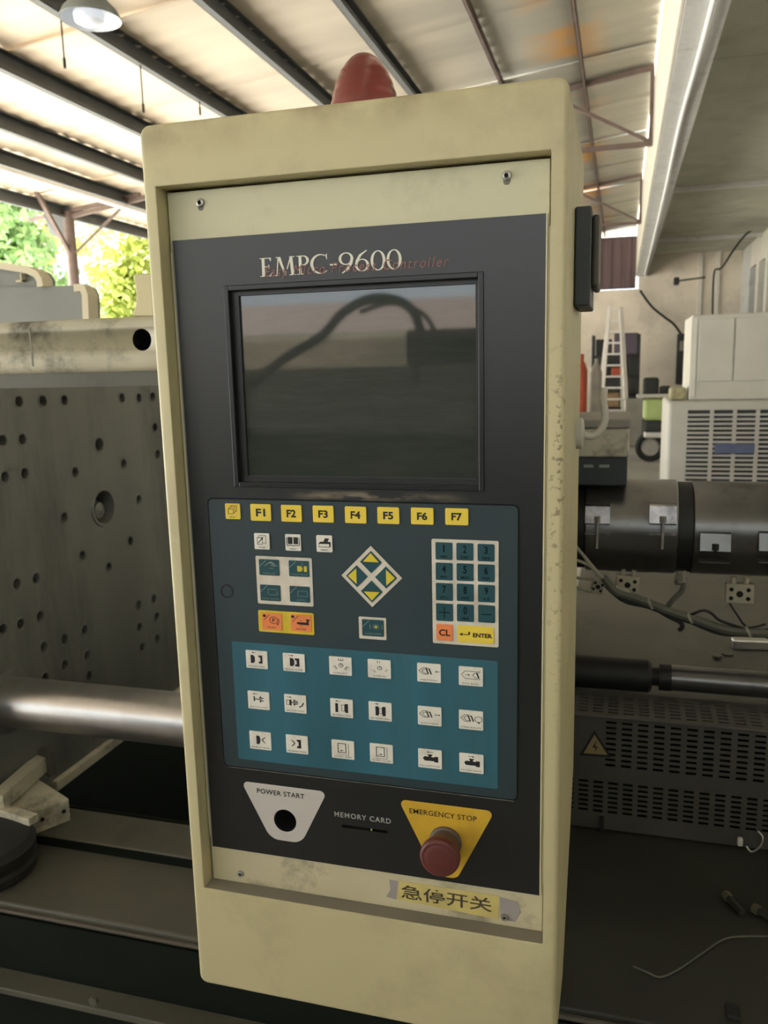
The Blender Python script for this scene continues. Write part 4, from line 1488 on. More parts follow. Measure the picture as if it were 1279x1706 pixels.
class Pr:
    """printing in key-local units: u right, v up, both about -1..1"""

    def __init__(s, cx, cz, hw, hz, y):
        s.c, s.h, s.y = (cx, cz), (hw, hz), y
        s.mb = MB()
        s.mb.fixn = False
        s.k = 0

    def P(s, pts):
        return [(s.c[0] + u * s.h[0], s.c[1] + v * s.h[1]) for u, v in pts]

    def poly(s, pts, mi=0, hole=None):
        a = sum(pts[i][0] * pts[(i + 1) % len(pts)][1] - pts[(i + 1) % len(pts)][0] * pts[i][1] for i in range(len(pts)))
        if a < 0:
            pts = pts[::-1]
        s.k += 1
        s.mb.m(mi).flat(s.P(pts), s.y - 0.00012 - 0.00001 * s.k, s.P(hole) if hole else None)
        return s

    def rect(s, u0, v0, u1, v1, mi=0):
        return s.poly([(u0, v0), (u1, v0), (u1, v1), (u0, v1)], mi)

    def box(s, u0, v0, u1, v1, t=0.06, mi=0):
        return s.poly([(u0, v0), (u1, v0), (u1, v1), (u0, v1)], mi, [(u0 + t, v0 + t), (u1 - t, v0 + t), (u1 - t, v1 - t), (u0 + t, v1 - t)])

    def line(s, pts, t=0.07, mi=0):
        for (a, b) in zip(pts[:-1], pts[1:]):
            d = Vector((b[0] - a[0], b[1] - a[1]))
            n_ = Vector((-d.y, d.x)).normalized() * t / 2
            s.poly([(a[0] - n_.x, a[1] - n_.y), (b[0] - n_.x, b[1] - n_.y), (b[0] + n_.x, b[1] + n_.y), (a[0] + n_.x, a[1] + n_.y)], mi)
        return s

    def circ(s, u, v, r, t=None, mi=0, n=20):
        o = ell(u, v, r, r, n)
        return s.poly(o, mi, ell(u, v, r - t, r - t, n) if t else None)

    def arrow(s, u0, u1, v, mi=0, hd=0.2, t=0.05):
        sgn = 1 if u1 > u0 else -1
        s.line([(u0, v), (u1 - sgn * hd * 0.8, v)], t, mi)
        return s.poly([(u1, v), (u1 - sgn * hd, v + 0.1), (u1 - sgn * hd, v - 0.1)], mi)

    def text(s, t, u, v, w, h, mi=0, bold=0.0):
        s.k += 1
        s.mb.m(mi)
        put_text(s.mb, t, s.c[0] + u * s.h[0], s.c[1] + v * s.h[1], w * s.h[0], h * s.h[1], s.y - 0.00012 - 0.00001 * s.k, bold)
        return s

    def done(s, key, mats):
        s.mb.build('key_print', mats, key)


def key(px, py, w, h, m_, y=YK, r=0.0012, name='key'):
    c = wy(px, py, y)
    a = wy(px - w / 2, py, y)
    b = wy(px + w / 2, py, y)
    t_ = wy(px, py - h / 2, y)
    l_ = wy(px, py + h / 2, y)
    hw, hz = (b.x - a.x) / 2, (t_.z - l_.z) / 2
    o_ = slabp(MB(), rrect(c.x - hw, c.x + hw, c.z - hz, c.z + hz, r, 3), y, YM - 0.0003).build(name, m_, cab, bevel=0.0003)
    return o_, Pr(c.x, c.z, hw, hz, y)


# function keys
kx, p = key(387.5, 852, 25, 26, KEY_YEL)
p.box(-.62, -.35, .12, .35, .07).line([(-.4, .35), (-.4, .55), (.32, .55), (.32, -.15), (.12, -.15)], .06).line([(-.2, .55), (-.2, .75), (.55, .75), (.55, .05), (.32, .05)], .06)
p.text('MENU', -.05, -.72, .8, .18)
p.done(kx, [INK])
for i, (px, py, w) in enumerate(((434, 854, 34), (485, 855.5, 34), (538, 856.5, 34.5), (592, 858, 35.5), (646.5, 859, 36.5), (703, 860, 37.5), (760.5, 861, 38.5))):
    kx, p = key(px, py, w, 28, KEY_YEL)
    p.text('F%d' % (i + 1), 0, 0, .92, .92, bold=0.035)
    p.done(kx, [INK])
# page / help / print
kx, p = key(436, 902, 25.5, 27, KEY_WHT)
p.box(-.62, -.4, .1, .5, .07).line([(-.35, .5), (-.35, .72), (.55, .72), (.55, -.2), (.1, -.2)], .06).line([(-.45, -.2), (.1, .42)], .1).poly([(.22, .55), (-.12, .4), (.1, .15)])
p.text('PAGE', 0, -.72, .8, .2)
p.done(kx, [INK])
kx, p = key(488, 904, 26, 27.5, KEY_WHT)
p.rect(-.66, -.18, -.06, .66).rect(.06, -.18, .66, .66).line([(-.8, .6), (-.8, -.34), (-.1, -.34), (0, -.42), (.1, -.34), (.8, -.34), (.8, .6)], .09)
p.text('HELP', 0, -.76, .8, .2)
p.done(kx, [INK])
kx, p = key(540, 906, 26.5, 28, KEY_WHT)
p.box(-.7, -.42, .68, .05, .07).poly([(-.7, .05), (-.45, .25), (.8, .25), (.68, .05)]).poly([(-.1, .25), (.1, .66), (.62, .66), (.45, .25)], 0).poly([(.68, .05), (.8, .25), (.8, -.3), (.68, -.42)])
p.text('PRINT', 0, -.74, .84, .2)
p.done(kx, [INK])

# grouped frames
Y1 = YM - 0.0009


def framep(pts, m_, r=0.0015, name='key_frame'):
    q = [wy(*p_, Y1) for p_ in pts]
    x0_, x1_ = (q[0].x + q[3].x) / 2, (q[1].x + q[2].x) / 2
    z1_, z0_ = (q[0].z + q[1].z) / 2, (q[2].z + q[3].z) / 2
    return slabp(MB(), rrect(x0_, x1_, z0_, z1_, r, 3), Y1, YM - 0.0003).build(name, m_, cab)


framep(((425.5, 926), (519.5, 930), (521.5, 1010), (429.5, 1006)), FRAME_WHT)
G2 = [INK_GREY, mat('ink_yellow', (0.62, 0.52, 0.03), 0.6), INK]
for (px, py, nm) in ((448, 945.5, 'MANUAL'), (497.6, 947.6, 'MOULD SETUP'), (450, 988, 'SEMI AUTO'), (499, 990.3, 'AUTO')):
    kx, p = key(px, py, 33.5, 26.5, KEY_TEAL, r=0.001)
    p.line([(-.95, .1), (-.25, .9)], .07)
    if nm == 'MANUAL':
        p.line([(-.4, .2), (-.05, .55), (.2, .55), (.85, .22)], .09).line([(.0, .6), (.25, .72), (.55, .4)], .14).line([(.2, .3), (.62, .18)], .1).line([(.0, -.08), (.45, -.08)], .06)
    elif nm == 'MOULD SETUP':
        p.rect(-.15, -.35, .25, .35, 1).poly([(.25, .3), (.38, .1), (.38, -.1), (.25, -.3)], 1).rect(.5, -.35, .8, .35, 1).line([(.32, .35), (.32, .7), (.5, .7)], .05)
    elif nm == 'SEMI AUTO':
        p.line([(-.2, -.2), (-.2, .5), (.65, .5)], .05).line([(.7, .3), (.7, -.2), (-.1, -.2)], .05)
    else:
        p.box(-.2, -.25, .8, .45, .05)
    p.text(nm, .05 if len(nm) > 5 else .1, -.72, min(1.6, .19 * len(nm) + .1), .2)
    p.done(kx, G2)
framep(((430, 1016.5), (522, 1021.5), (523.5, 1058), (431, 1052)), FRAME_YEL)
kx, p = key(452.7, 1035.8, 33, 27.5, KEY_ORG, r=0.001)
p.circ(-.72, .68, .17).line([(-.8, .15), (-.2, .85)], .06, 1).circ(.2, .2, .44, .07, 1).text('P', .2, .2, .3, .46, 1, .03).line([(.7, .4), (.72, .0), (.6, -.25)], .07, 1).poly([(.62, -.38), (.45, -.24), (.7, -.12)])
p.text('PUMP', 0, -.7, .8, .2, 1)
p.done(kx, [INK, INK_MAROON])
kx, p = key(501.3, 1038.3, 34, 28, KEY_ORG, r=0.001)
p.circ(-.78, .72, .16).line([(-.85, .1), (-.25, .85)], .06, 1).poly([(-.45, 0), (-.3, .12), (.5, .12), (.62, .3), (.5, .3), (.5, .5), (.85, .5), (.85, .3), (.75, .3), (.78, -.2), (-.3, -.16)]).line([(-.1, .3), (.15, .3)], .05, 1).line([(-.1, -.3), (.15, -.3)], .05, 1)
p.text('HEATER', 0, -.7, 1.0, .2, 1)
p.done(kx, [INK, INK_MAROON])

# arrow diamond
dia = [wy(*q, Y1) for q in ((617.5, 910), (568.5, 960), (620, 1012), (669.5, 961))]
dcx, dcz = sum(q.x for q in dia) / 4, sum(q.z for q in dia) / 4
dhx, dhz = (dia[3].x - dia[1].x) / 2, (dia[0].z - dia[2].z) / 2
slabp(MB(), [(dcx, dcz + dhz), (dcx - dhx, dcz), (dcx, dcz - dhz), (dcx + dhx, dcz)], Y1, YM - 0.0003).build('arrow_key_frame', FRAME_WHT, cab)
for (u, v) in ((0, .48), (-.48, 0), (.48, 0), (0, -.48)):
    kxc, kzc = dcx + u * dhx, dcz + v * dhz
    s_ = .36
    o_ = slabp(MB(), [(kxc, kzc + s_ * dhz), (kxc - s_ * dhx, kzc), (kxc, kzc - s_ * dhz), (kxc + s_ * dhx, kzc)], YK, Y1).build('arrow_key', KEY_TEAL, cab, bevel=0.0002)
    p = Pr(kxc, kzc, s_ * dhx, s_ * dhz, YK)
    tip = (u / .48, v / .48)
    per = (-tip[1], tip[0])
    p.poly([(tip[0] * .82, tip[1] * .82), (per[0] * .72 + tip[0] * .02, per[1] * .72 + tip[1] * .02), (-per[0] * .72 + tip[0] * .02, -per[1] * .72 + tip[1] * .02)])
    p.done(o_, [mat('arrow_yellow', (0.74, 0.58, 0.04), 0.5)])

# alarm reset
framep(((597.5, 1027), (643, 1030), (643.5, 1067), (598, 1063)), FRAME_WHT, 0.001)
kx, p = key(620.8, 1046.5, 36, 27.5, KEY_TEAL, r=0.001)
p.line([(-.95, .1), (-.3, .9)], .07).circ(.3, .18, .14, None, 1).circ(.3, .18, .3, .05).line([(-.2, .45), (-.28, .18), (-.2, -.1)], .06).line([(.8, .45), (.88, .18), (.8, -.1)], .06).text('ALARM RESET', .05, -.68, 1.6, .22)
p.done(kx, [INK_GREY, mat('arrow_yellow', (0.74, 0.58, 0.04), 0.5)])

# number pad
framep(((718.5, 897.5), (829.5, 901.5), (831, 1079), (721, 1071)), FRAME_WHT)
subs = {'1': 'ABC', '2': 'DEF', '3': 'GHI', '4': 'JKL', '5': 'MNO', '6': 'PQR', '7': 'STU', '8': 'VWX', '9': 'YZ', '+': '', '0': '/&%', '-': ''}
cols = (739.2, 774, 809.3)
dys = (0, 1.2, 2.8)
for r_, row in enumerate(('123', '456', '789', '+0-')):
    for c_, ch in enumerate(row):
        kx, p = key(cols[c_] + 0.3 * r_, 918.3 + r_ * 34.0 + dys[c_], 28.3, 29, KEY_TEAL, r=0.0012)
        if ch == '+':
            p.rect(-.65, -.05, .65, .05).rect(-.05, -.65, .05, .65)
        elif ch == '-':
            p.rect(-.6, -.1, .6, 0)
        else:
            p.text(ch, 0, .3, .16 if ch == '1' else .42, .86, bold=0.018)
            p.text(subs[ch], 0, -.62, .95, .28, bold=0.02)
        p.done(kx, [INK_TEAL])
kx, p = key(740.5, 1054, 27.5, 27.5, KEY_ORG, r=0.0012)
p.text('CL', 0, 0, 1.35, .8, bold=0.03)
p.done(kx, [INK])
kx, p = key(792, 1057.5, 60.5, 28.5, KEY_YEL, r=0.0015)
p.text('ENTER', .38, -.06, 1.05, .5, bold=0.04).poly([(-.9, -.05), (-.72, .14), (-.72, -.24)]).line([(-.72, -.05), (-.35, -.05), (-.35, .3)], .09)
p.done(kx, [INK])

# ---------- eighteen operation keys
ops = [
    (427.3, 1099, 'MOULD OPEN'), (489.2, 1104, 'MOULD CLOSE'), (566.8, 1109.8, 'CORE OUT'), (631.5, 1114.5, 'CORE IN'), (714.3, 1121.3, 'INJECTION'), (784, 1127, 'SUCK BACK'),
    (430.6, 1167, 'EJECTOR BWD'), (491.6, 1172.8, 'EJECTOR FWD'), (568.8, 1180, 'DIE HEIGHT BWD'), (633, 1185.5, 'DIE HEIGHT FWD'), (715.3, 1193.2, 'AUTO PURGE'), (784.3, 1200, 'SCREW ROTATE'),
    (433.5, 1234, 'AIR BLAST MOVE'), (494.5, 1240.4, 'AIR BLAST FIXED'), (571, 1249, 'GUARD OPEN'), (635, 1255.3, 'GUARD CLOSE'), (716, 1264.5, 'INJ UNIT FWD'), (785, 1272, 'INJ UNIT BWD')]
for i, (px, py, nm) in enumerate(ops):
    w = 35.5 + (px - 427) * 0.0135
    kx, p = key(px, py, w, 29.5 + (px - 427) * 0.006, KEY_WHT, r=0.0009)

    def core(arrow_in):
        for (dx, dz) in ((0, 1), (-.866, -.5), (.866, -.5)):
            cx1, cz1 = .05 + dx * .60, .12 + dz * .62
            s1_ = Vector((dx * .34, dz * .40))
            q_ = Vector((-s1_.y, s1_.x)) * .5
            c_1 = Vector((cx1, cz1))
            p.line([tuple(c_1 + q_ + s1_ * .3), tuple(c_1 + q_ - s1_ * .3), tuple(c_1 - q_ - s1_ * .3), tuple(c_1 - q_ + s1_ * .3)] if not arrow_in else [tuple(c_1 + q_ - s1_ * .3), tuple(c_1 + q_ + s1_ * .3)], .05)
            p.line([tuple(c_1 - s1_ * .25), tuple(c_1 + s1_ * .25)], .05)
        p.circ(.05, .1, .22, .05).line([(.05, .28), (.05, .1), (.20, .1)], .05)

    def screwicon(x0_):
        p.line([(x0_ + .75, .55), (x0_ + .35, .55), (x0_, .2), (x0_ + .35, -.15), (x0_ + .75, -.15)], .05)
        p.line([(x0_ + .85, .42), (x0_ + .45, .42), (x0_ + .25, .2), (x0_ + .45, -.05), (x0_ + .85, -.05)], .05)
        for q_ in (.55, .8):
            p.poly([(x0_ + q_, .5), (x0_ + q_ + .12, .5), (x0_ + q_ + .32, -.12), (x0_ + q_ + .2, -.12)])

    def unit(arr):
        p.poly([(-.6, .05), (-.45, .25), (-.1, .25), (-.2, .5), (.25, .5), (.1, .25), (.35, .2), (.4, .3), (.7, .3), (.7, -.3), (.4, -.3), (.35, -.2), (-.45, -.2)])
        p.arrow(.25 if arr < 0 else -.25, -.25 if arr < 0 else .25, .72, hd=.16)
    if nm == 'MOULD OPEN':
        p.arrow(.0, -.45, .78, hd=.18).poly([(-.55, -.4), (-.55, .5), (-.3, .5), (-.15, .3), (-.15, -.2), (-.3, -.4)]).poly([(.55, -.4), (.55, .5), (.2, .5), (.2, .3), (.35, .25), (.35, -.15), (.2, -.2), (.2, -.4)])
    elif nm == 'MOULD CLOSE':
        p.arrow(-.45, .0, .78, hd=.18).poly([(-.35, -.4), (-.35, .5), (-.1, .5), (.05, .3), (.05, -.2), (-.1, -.4)]).poly([(.52, -.4), (.52, .5), (.12, .5), (.12, .3), (.27, .25), (.27, -.15), (.12, -.2), (.12, -.4)])
    elif nm == 'CORE OUT':
        core(False)
    elif nm == 'CORE IN':
        core(True)
    elif nm == 'INJECTION':
        screwicon(-.85)
        p.arrow(.9, .5, .2, hd=.18)
    elif nm == 'AUTO PURGE':
        screwicon(-.85)
        p.arrow(.62, .92, .2, hd=.14).arrow(.7, .45, .2, hd=.12)
    elif nm == 'SCREW ROTATE':
        screwicon(-.85)
        p.circ(.62, .15, .32, .045).poly([(.5, -.2), (.75, -.1), (.72, -.3)])
    elif nm == 'SUCK BACK':
        p.line([(.8, .55), (-.45, .55), (-.78, .15), (-.45, -.25), (.8, -.25)], .05).arrow(-.45, -.05, .15, hd=.16).line([(.72, .42), (.35, .42), (.15, .15), (.35, -.12), (.72, -.12)], .05)
        p.poly([(.42, .42), (.56, .42), (.74, -.12), (.6, -.12)])
    elif nm == 'EJECTOR BWD':
        p.arrow(-.05, -.5, .72, hd=.16).rect(-.45, -.1, -.32, .45).line([(-.32, .15), (.35, .15)], .1).poly([(.05, .25), (.2, .55), (.28, .35), (.5, .35), (.5, .25)]).poly([(.05, .05), (.2, -.25), (.28, -.05), (.5, -.05), (.5, .05)])
    elif nm == 'EJECTOR FWD':
        p.arrow(-.75, -.3, .72, hd=.16).box(-.8, -.15, -.48, .4, .05).rect(-.48, -.2, -.32, .45).line([(-.32, .15), (.3, .15)], .1).poly([(-.2, .25), (-.05, .55), (.02, .35), (.25, .35), (.25, .25)]).poly([(-.2, .05), (-.05, -.25), (.02, -.05), (.25, -.05), (.25, .05)]).line([(.35, -.3), (.6, -.18), (.78, .2)], .12)
    elif nm == 'DIE HEIGHT BWD':
        p.arrow(-.1, -.55, .76, hd=.18).rect(-.55, -.45, -.3, .52).rect(.3, -.45, .58, .52).box(-.02, -.3, .3, .4, .05)
    elif nm == 'DIE HEIGHT FWD':
        p.arrow(-.5, -.1, .8, hd=.18).rect(-.4, -.45, -.12, .55).rect(.2, -.45, .48, .55).box(-.12, -.25, .2, .4, .05)
    elif nm == 'AIR BLAST MOVE':
        p.poly([(-.35, -.4), (-.35, .55), (-.1, .55), (.02, .3), (.02, -.1), (-.1, -.4)]).line([(.5, .45), (.2, .1), (.5, -.25)], .05, 0).line([(.38, .4), (.14, .1), (.38, -.2)], .04)
    elif nm == 'AIR BLAST FIXED':
        p.poly([(.38, -.4), (.38, .55), (0, .55), (0, .35), (.15, .3), (.15, -.15), (0, -.2), (0, -.4)]).line([(-.5, .45), (-.2, .1), (-.5, -.25)], .05, 0).line([(-.38, .4), (-.14, .1), (-.38, -.2)], .04)
    elif nm in ('GUARD OPEN', 'GUARD CLOSE'):
        p.box(-.45, -.35, .3, .7, .07).line([(-.5, -.55), (.5, -.55), (.5, .7)], .04)
        if nm == 'GUARD OPEN':
            p.arrow(.1, -.25, -.1, hd=.16)
        else:
            p.arrow(-.25, .1, -.1, hd=.16)
    else:
        unit(-1 if 'FWD' in nm else 1)
    p.text(nm, -.02, -.76, min(1.72, .13 * len(nm) + .2), .17)
    p.done(kx, [INK])


# ---------- bottom row: power start, memory card, emergency stop
def rtri(pts, rads, nseg=7):
    out = []
    m_ = len(pts)
    for i in range(m_):
        p0, p1, p2 = Vector(pts[i - 1]), Vector(pts[i]), Vector(pts[(i + 1) % m_])
        a, b = (p0 - p1).normalized(), (p2 - p1).normalized()
        ang = a.angle(b)
        rr = rads[i]
        dd = rr / math.tan(ang / 2)
        s1_, s2_ = p1 + a * dd, p1 + b * dd
        cc = p1 + (a + b).normalized() * (rr / math.sin(ang / 2))
        t1 = math.atan2(s1_.y - cc.y, s1_.x - cc.x)
        t2 = math.atan2(s2_.y - cc.y, s2_.x - cc.x)
        dt = (t2 - t1 + math.pi) % (2 * math.pi) - math.pi
        for k_ in range(nseg + 1):
            t_ = t1 + dt * k_ / nseg
            out.append((cc.x + rr * math.cos(t_), cc.y + rr * math.sin(t_)))
    return out


YS = BZY - 0.0005
q0, q1 = wy(401, 1300, YS), wy(545, 1320, YS)
qb = wy(480, 1412, YS)
zt_ = (q0.z + q1.z) / 2
pcx = (q0.x + q1.x) / 2
wtop = (q1.x - q0.x) / 2
bz_ = wy(490, 1403, YS).z
pts = [(pcx + wtop, zt_), (pcx - wtop, zt_), (pcx - wtop * 0.36, bz_), (pcx + wtop * 0.36, bz_)]
poly = rtri(pts, [0.005, 0.005, 0.0165, 0.0165])
ps_ = MB()
hole = ell(ph.x, ph.z, 0.0128, 0.0128, 32)
ps_.fixn = False
ps_.flat(poly, YS, hole)
n_ = len(hole)
ps_.add([(u, YS, v) for u, v in hole] + [(u, BZY + 0.002, v) for u, v in hole], [(i, (i + 1) % n_, n_ + (i + 1) % n_, n_ + i) for i in range(n_)])
pso = ps_.build('power_start_plate', SIGN_WHT, cab)
tag(pso, 'white power start sticker plate')
lt_ = MB()
lt_.fixn = False
a_, b_ = wy(428, 1317, YS), wy(507, 1327, YS)
put_text(lt_, 'POWER START', (a_.x + b_.x) / 2, (a_.z + b_.z) / 2, b_.x - a_.x, 0.0056, YS - 0.0002, 0.015, 0, 1.08)
lt_.build('power_lettering', INK, pso)

mc = MB()
mc.fixn = False
a_, b_ = wy(557, 1357, BZY), wy(651, 1367, BZY)
put_text(mc, 'MEMORY CARD', (a_.x + b_.x) / 2, (a_.z + b_.z) / 2, b_.x - a_.x, 0.0058, BZY - 0.0002, 0.010, 0, 1.15)
mc.build('memory_lettering', mat('ink_light_grey', (0.42, 0.42, 0.38), 0.6), cab)

q0, q1 = wy(663, 1331, YS), wy(824, 1352, YS)
zt_ = (q0.z + q1.z) / 2
pcx = (q0.x + q1.x) / 2
wtop = (q1.x - q0.x) / 2
bz_ = wy(735, 1460, YS).z
poly = rtri([(pcx + wtop, zt_), (pcx - wtop, zt_), (pcx - wtop * 0.22, bz_), (pcx + wtop * 0.22, bz_)], [0.005, 0.005, 0.009, 0.009])
es = MB()
es.fixn = False
es.flat(poly, YS)
eso = es.build('stop_plate', SIGN_YEL, cab)
tag(eso, 'yellow emergency stop backing plate')
lt_ = MB()
lt_.fixn = False
a_, b_ = wy(682, 1351, YS), wy(794, 1364, YS)
put_text(lt_, 'EMERGENCY STOP', (a_.x + b_.x) / 2, (a_.z + b_.z) / 2, b_.x - a_.x, 0.0056, YS - 0.0002, 0.004, 0, 1.05)
lt_.build('stop_lettering', INK, eso)
eb = wy(742, 1402, YS)
btn = MB().lathe((eb.x, YS, eb.z), (0, -1, 0), [(0, 0.0165), (0.003, 0.0165), (0.004, 0.0145), (0.016, 0.0145), (0.018, 0.0155)], 36).build('stop_button', BTN_NECK, cab, smooth=True)
MB().lathe((eb.x, YS, eb.z), (0, -1, 0), [(0.0175, 0.0150), (0.020, 0.0185), (0.0235, 0.0197), (0.028, 0.0197), (0.0305, 0.0188), (0.0315, 0.0165), (0.0308, 0.0150), (0.0312, 0.0143), (0.0318, 0.010), (0.032, 0.0)], 44).build('mushroom_cap', RED_BTN, btn, smooth=True, angle=60)

# yellow paper label on the lower plate
YP = PYY - 0.0004
lb = [wy(*q, YP) for q in ((664, 1467), (831, 1493), (830, 1532), (660, 1498))]
lx0, lx1 = (lb[0].x + lb[3].x) / 2, (lb[1].x + lb[2].x) / 2
pm = MB().prism([(lb[0].x, lb[0].z), (lb[3].x, lb[3].z), (lb[2].x, lb[2].z), (lb[1].x, lb[1].z)], 'y', PYY, YP)
po = pm.build('paper_label', PAPER, cab)
tag(po, 'yellow paper label with four Chinese characters')
ct = MB()
ct.fixn = False
zc_ = sum(q.z for q in lb) / 4
put_text(ct, '\u6025\u505c\u5f00\u5173', (lx0 + lx1) / 2 - 0.0015, zc_ + 0.0004, (lx1 - lx0) * 0.90, 0.0158, YP - 0.0003, 0.012)
ct.build('label_lettering', mat('ink_brownish', (0.07, 0.055, 0.03), 0.7), po)
# bare patches where older tape was peeled off
PATCH = mat('tape_residue', (0.34, 0.30, 0.29), 0.7, var=0.1)
for nm_, pts in (('tape_residue', [(648, 1465), (664, 1468), (660, 1499), (643, 1494), (650, 1482)]), ('tape_residue', [(832, 1494), (862, 1503), (868, 1520), (858, 1536), (845, 1534), (834, 1528)])):
    q = [wy(*p_, PYY - 0.0002) for p_ in pts]
    mb = MB()
    mb.fixn = False
    pp = [(a.x, a.z) for a in q][::-1]
    mb.flat(pp, PYY - 0.0002)
    mb.build(nm_, PATCH, cab)


# screws
def screw(px, py, r, slot=False):
    c = wy(px, py, PYY)
    mb = MB().lathe((c.x, PYY, c.z), (0, -1, 0), [(0, r), (0.001, r), (0.0024, r * 0.85), (0.0028, r * 0.5), (0.0026, r * 0.42), (0.0008, r * 0.4), (0.0008, 0)], 20)
    s1 = mb.build('screw', SCREW, cab, smooth=True)
    MB().cyl((c.x, PYY - 0.0006, c.z), (c.x, PYY - 0.0012, c.z), r * 0.42, n=6).build('socket', DARKHOLE, s1)
    if slot:
        q = MB()
        q.prism([(c.x - r * 0.7, c.z), (c.x - r * 0.7, c.z - r * 1.2), (c.x - r * 0.35, c.z - r * 1.65), (c.x + r * 0.35, c.z - r * 1.65), (c.x + r * 0.7, c.z - r * 1.2), (c.x + r * 0.7, c.z)], 'y', PYY + 0.0003, PYY - 0.0004)
        q.build('keyhole_slot', mat('slot_shadow', (0.16, 0.15, 0.12), 0.6), s1)


screw(334, 338, 0.0042, True)
screw(844, 293, 0.0043, True)
screw(401, 1455, 0.0036)
screw(840.5, 1527.5, 0.0038)

# dark alarm box on the right-hand side of the cabinet
b0, b1 = wx(957, 345, CX1), wx(955, 512, CX1)
fy = (b0.y + b1.y) / 2
zt1, zb1 = wy(970, 343, fy).z, wy(970, 510, fy).z
xo = wy(984, 430, fy).x
ab_ = MB().rbox(CX1 + 0.0002, xo, fy, fy + 0.10, zb1, zt1, 0.002).build('buzzer_box', BOX_DARK, cab)
tag(ab_, 'dark grey buzzer box')
MB().rbox(xo, xo + 0.007, fy + 0.012, fy + 0.088, zb1 + 0.018, zt1 - 0.006, 0.003).build('buzzer_grille', mat('buzzer_face', (0.05, 0.045, 0.03), 0.5), ab_)
# cable gland on the side with its cable
gq = wx(960, 722, CX1)
g0 = Vector((CX1, gq.y, wy(962, 722, gq.y).z))
gld = MB().lathe(g0, (1, 0, 0), [(0, 0.017), (0.006, 0.017), (0.008, 0.013), (0.009, 0.0)], 24).build('cable_gland', WHITE_SHEET, cab, smooth=True)
MB().tube([g0 + Vector((0.004, 0, 0)), g0 + Vector((0.016, 0, -0.003)), g0 + Vector((0.026, 0, 0.004)), g0 + Vector((0.030, 0, 0.018)), g0 + Vector((0.0275, 0, 0.036)), g0 + Vector((0.028, 0.01, 0.046))], 0.0042, n=10).build('cable', WHITE_SHEET, gld, smooth=True)
# stand hidden behind the cabinet, carrying it on the bed
MB().rbox(-0.32, -0.16, 0.984, 1.06, BASE, Zr(-0.30), 0.004).build('support_post', BED_DARK, cab)

# red beacon on top
bq = wy(607, 160, 0.86)
bq.z = CZ1
wl_ = empty('warning_beacon', bq)
tag(wl_, 'red ribbed warning beacon standing on top of the cabinet', 'beacon')
rb = (wy(661, 155, 0.86).x - wy(555, 165, 0.86).x) / 2 * 1.1
MB().lathe(bq, (0, 0, 1), [(0, rb * 1.03), (0.006, rb * 1.03), (0.007, rb * 0.95)], 32).build('base', WHITE_SHEET, wl_, smooth=True)
pr = []
hb = 0.081
for i in range(33):
    t_ = i / 32
    r_ = rb * math.sqrt(max(0.0, 1 - t_ ** 2.0)) + (0.0005 if (i % 4) < 2 and t_ < 0.8 else 0)
    pr.append((0.006 + hb * t_, r_ if i < 32 else 0.0))
MB().lathe(bq, (0, 0, 1), pr, 40, caps=False).build('lens', RED_LENS, wl_, smooth=True)
sol = bpy.data.objects['lens'].modifiers.new('thickness', 'SOLIDIFY')
sol.thickness = 0.002
MB().lathe(bq + Vector((0, 0, 0.007)), (0, 0, 1), [(0, 0.012), (0.02, 0.011), (0.03, 0.006), (0.034, 0.0)], 16).build('lamp', RED_CORE, wl_, smooth=True)

# ================================================================== FAR RIGHT SIDE
# air cooler
CYY = 6.0
q0 = wy(1113, 672, CYY)
ac = empty('air_cooler', (1.0, 6.4, 0))
tag(ac, 'beige air cooler cabinet with slatted grille and blue badge', 'air cooler')
ax0 = q0.x
az1 = wy(1200, 668, CYY).z
MB().rbox(ax0, ax0 + 1.5, CYY, CYY + 0.9, 0.0, az1, 0.03, 3).build('body', GRILLE_M, ac, smooth=True)
gxa = wy(1145, 700, CYY).x
gz1 = wy(1200, 683, CYY).z
gz0 = gz1 - 0.78
MB().box(gxa, ax0 + 1.38, CYY - 0.004, CYY + 0.002, gz0, gz1).build('grille_back', GRILLE_DARK, ac)
pitch = (wy(1200, 690, CYY).z - wy(1200, 697.6, CYY).z)
z = gz1 - pitch
while z > gz0:
    MB().box(gxa, ax0 + 1.38, CYY - 0.02, CYY - 0.005, z - pitch * 0.22, z + pitch * 0.22).build('slat', GRILLE_M, ac)
    z -= pitch
for px in (1184, 1222, 1260, 1298, 1336):
    x = wy(px, 720, CYY).x
    MB().box(x - 0.012, x + 0.012, CYY - 0.024, CYY - 0.006, gz0, gz1).build('mullion', GRILLE_M, ac)
q1, q2 = wy(1190, 739, CYY - 0.03), wy(1256, 756, CYY - 0.03)
MB().rbox(q1.x, q2.x, CYY - 0.034, CYY - 0.02, q2.z, q1.z, 0.006).build('badge', BADGE, ac)
# white cabinet on top
wc = empty('white_cabinet', (1.0, 6.45, az1))
tag(wc, 'white sheet metal cabinet standing on the air cooler', 'cabinet')
cx0 = wy(1150, 600, CYY + 0.1).x
cz1 = wy(1200, 523, CYY + 0.1).z
MB().rbox(cx0, cx0 + 1.3, CYY + 0.1, CYY + 0.8, az1, cz1, 0.012).build('body', WHITE_SHEET, wc)
MB().box(cx0 - 0.002, cx0 + 0.035, CYY + 0.094, CYY + 0.12, az1 + 0.03, cz1 - 0.02).build('edge_strip', WHITE_PAINT, wc)
xm = wy(1222, 600, CYY + 0.1).x
MB().box(cx0 + 0.05, xm - 0.006, CYY + 0.088, CYY + 0.101, az1 + 0.13, cz1 - 0.03).build('door', WHITE_SHEET, wc, bevel=0.004)
MB().box(xm + 0.006, cx0 + 1.27, CYY + 0.088, CYY + 0.101, az1 + 0.13, cz1 - 0.03).build('door', WHITE_SHEET, wc, bevel=0.004)
q = wy(1130, 655, CYY + 0.2)
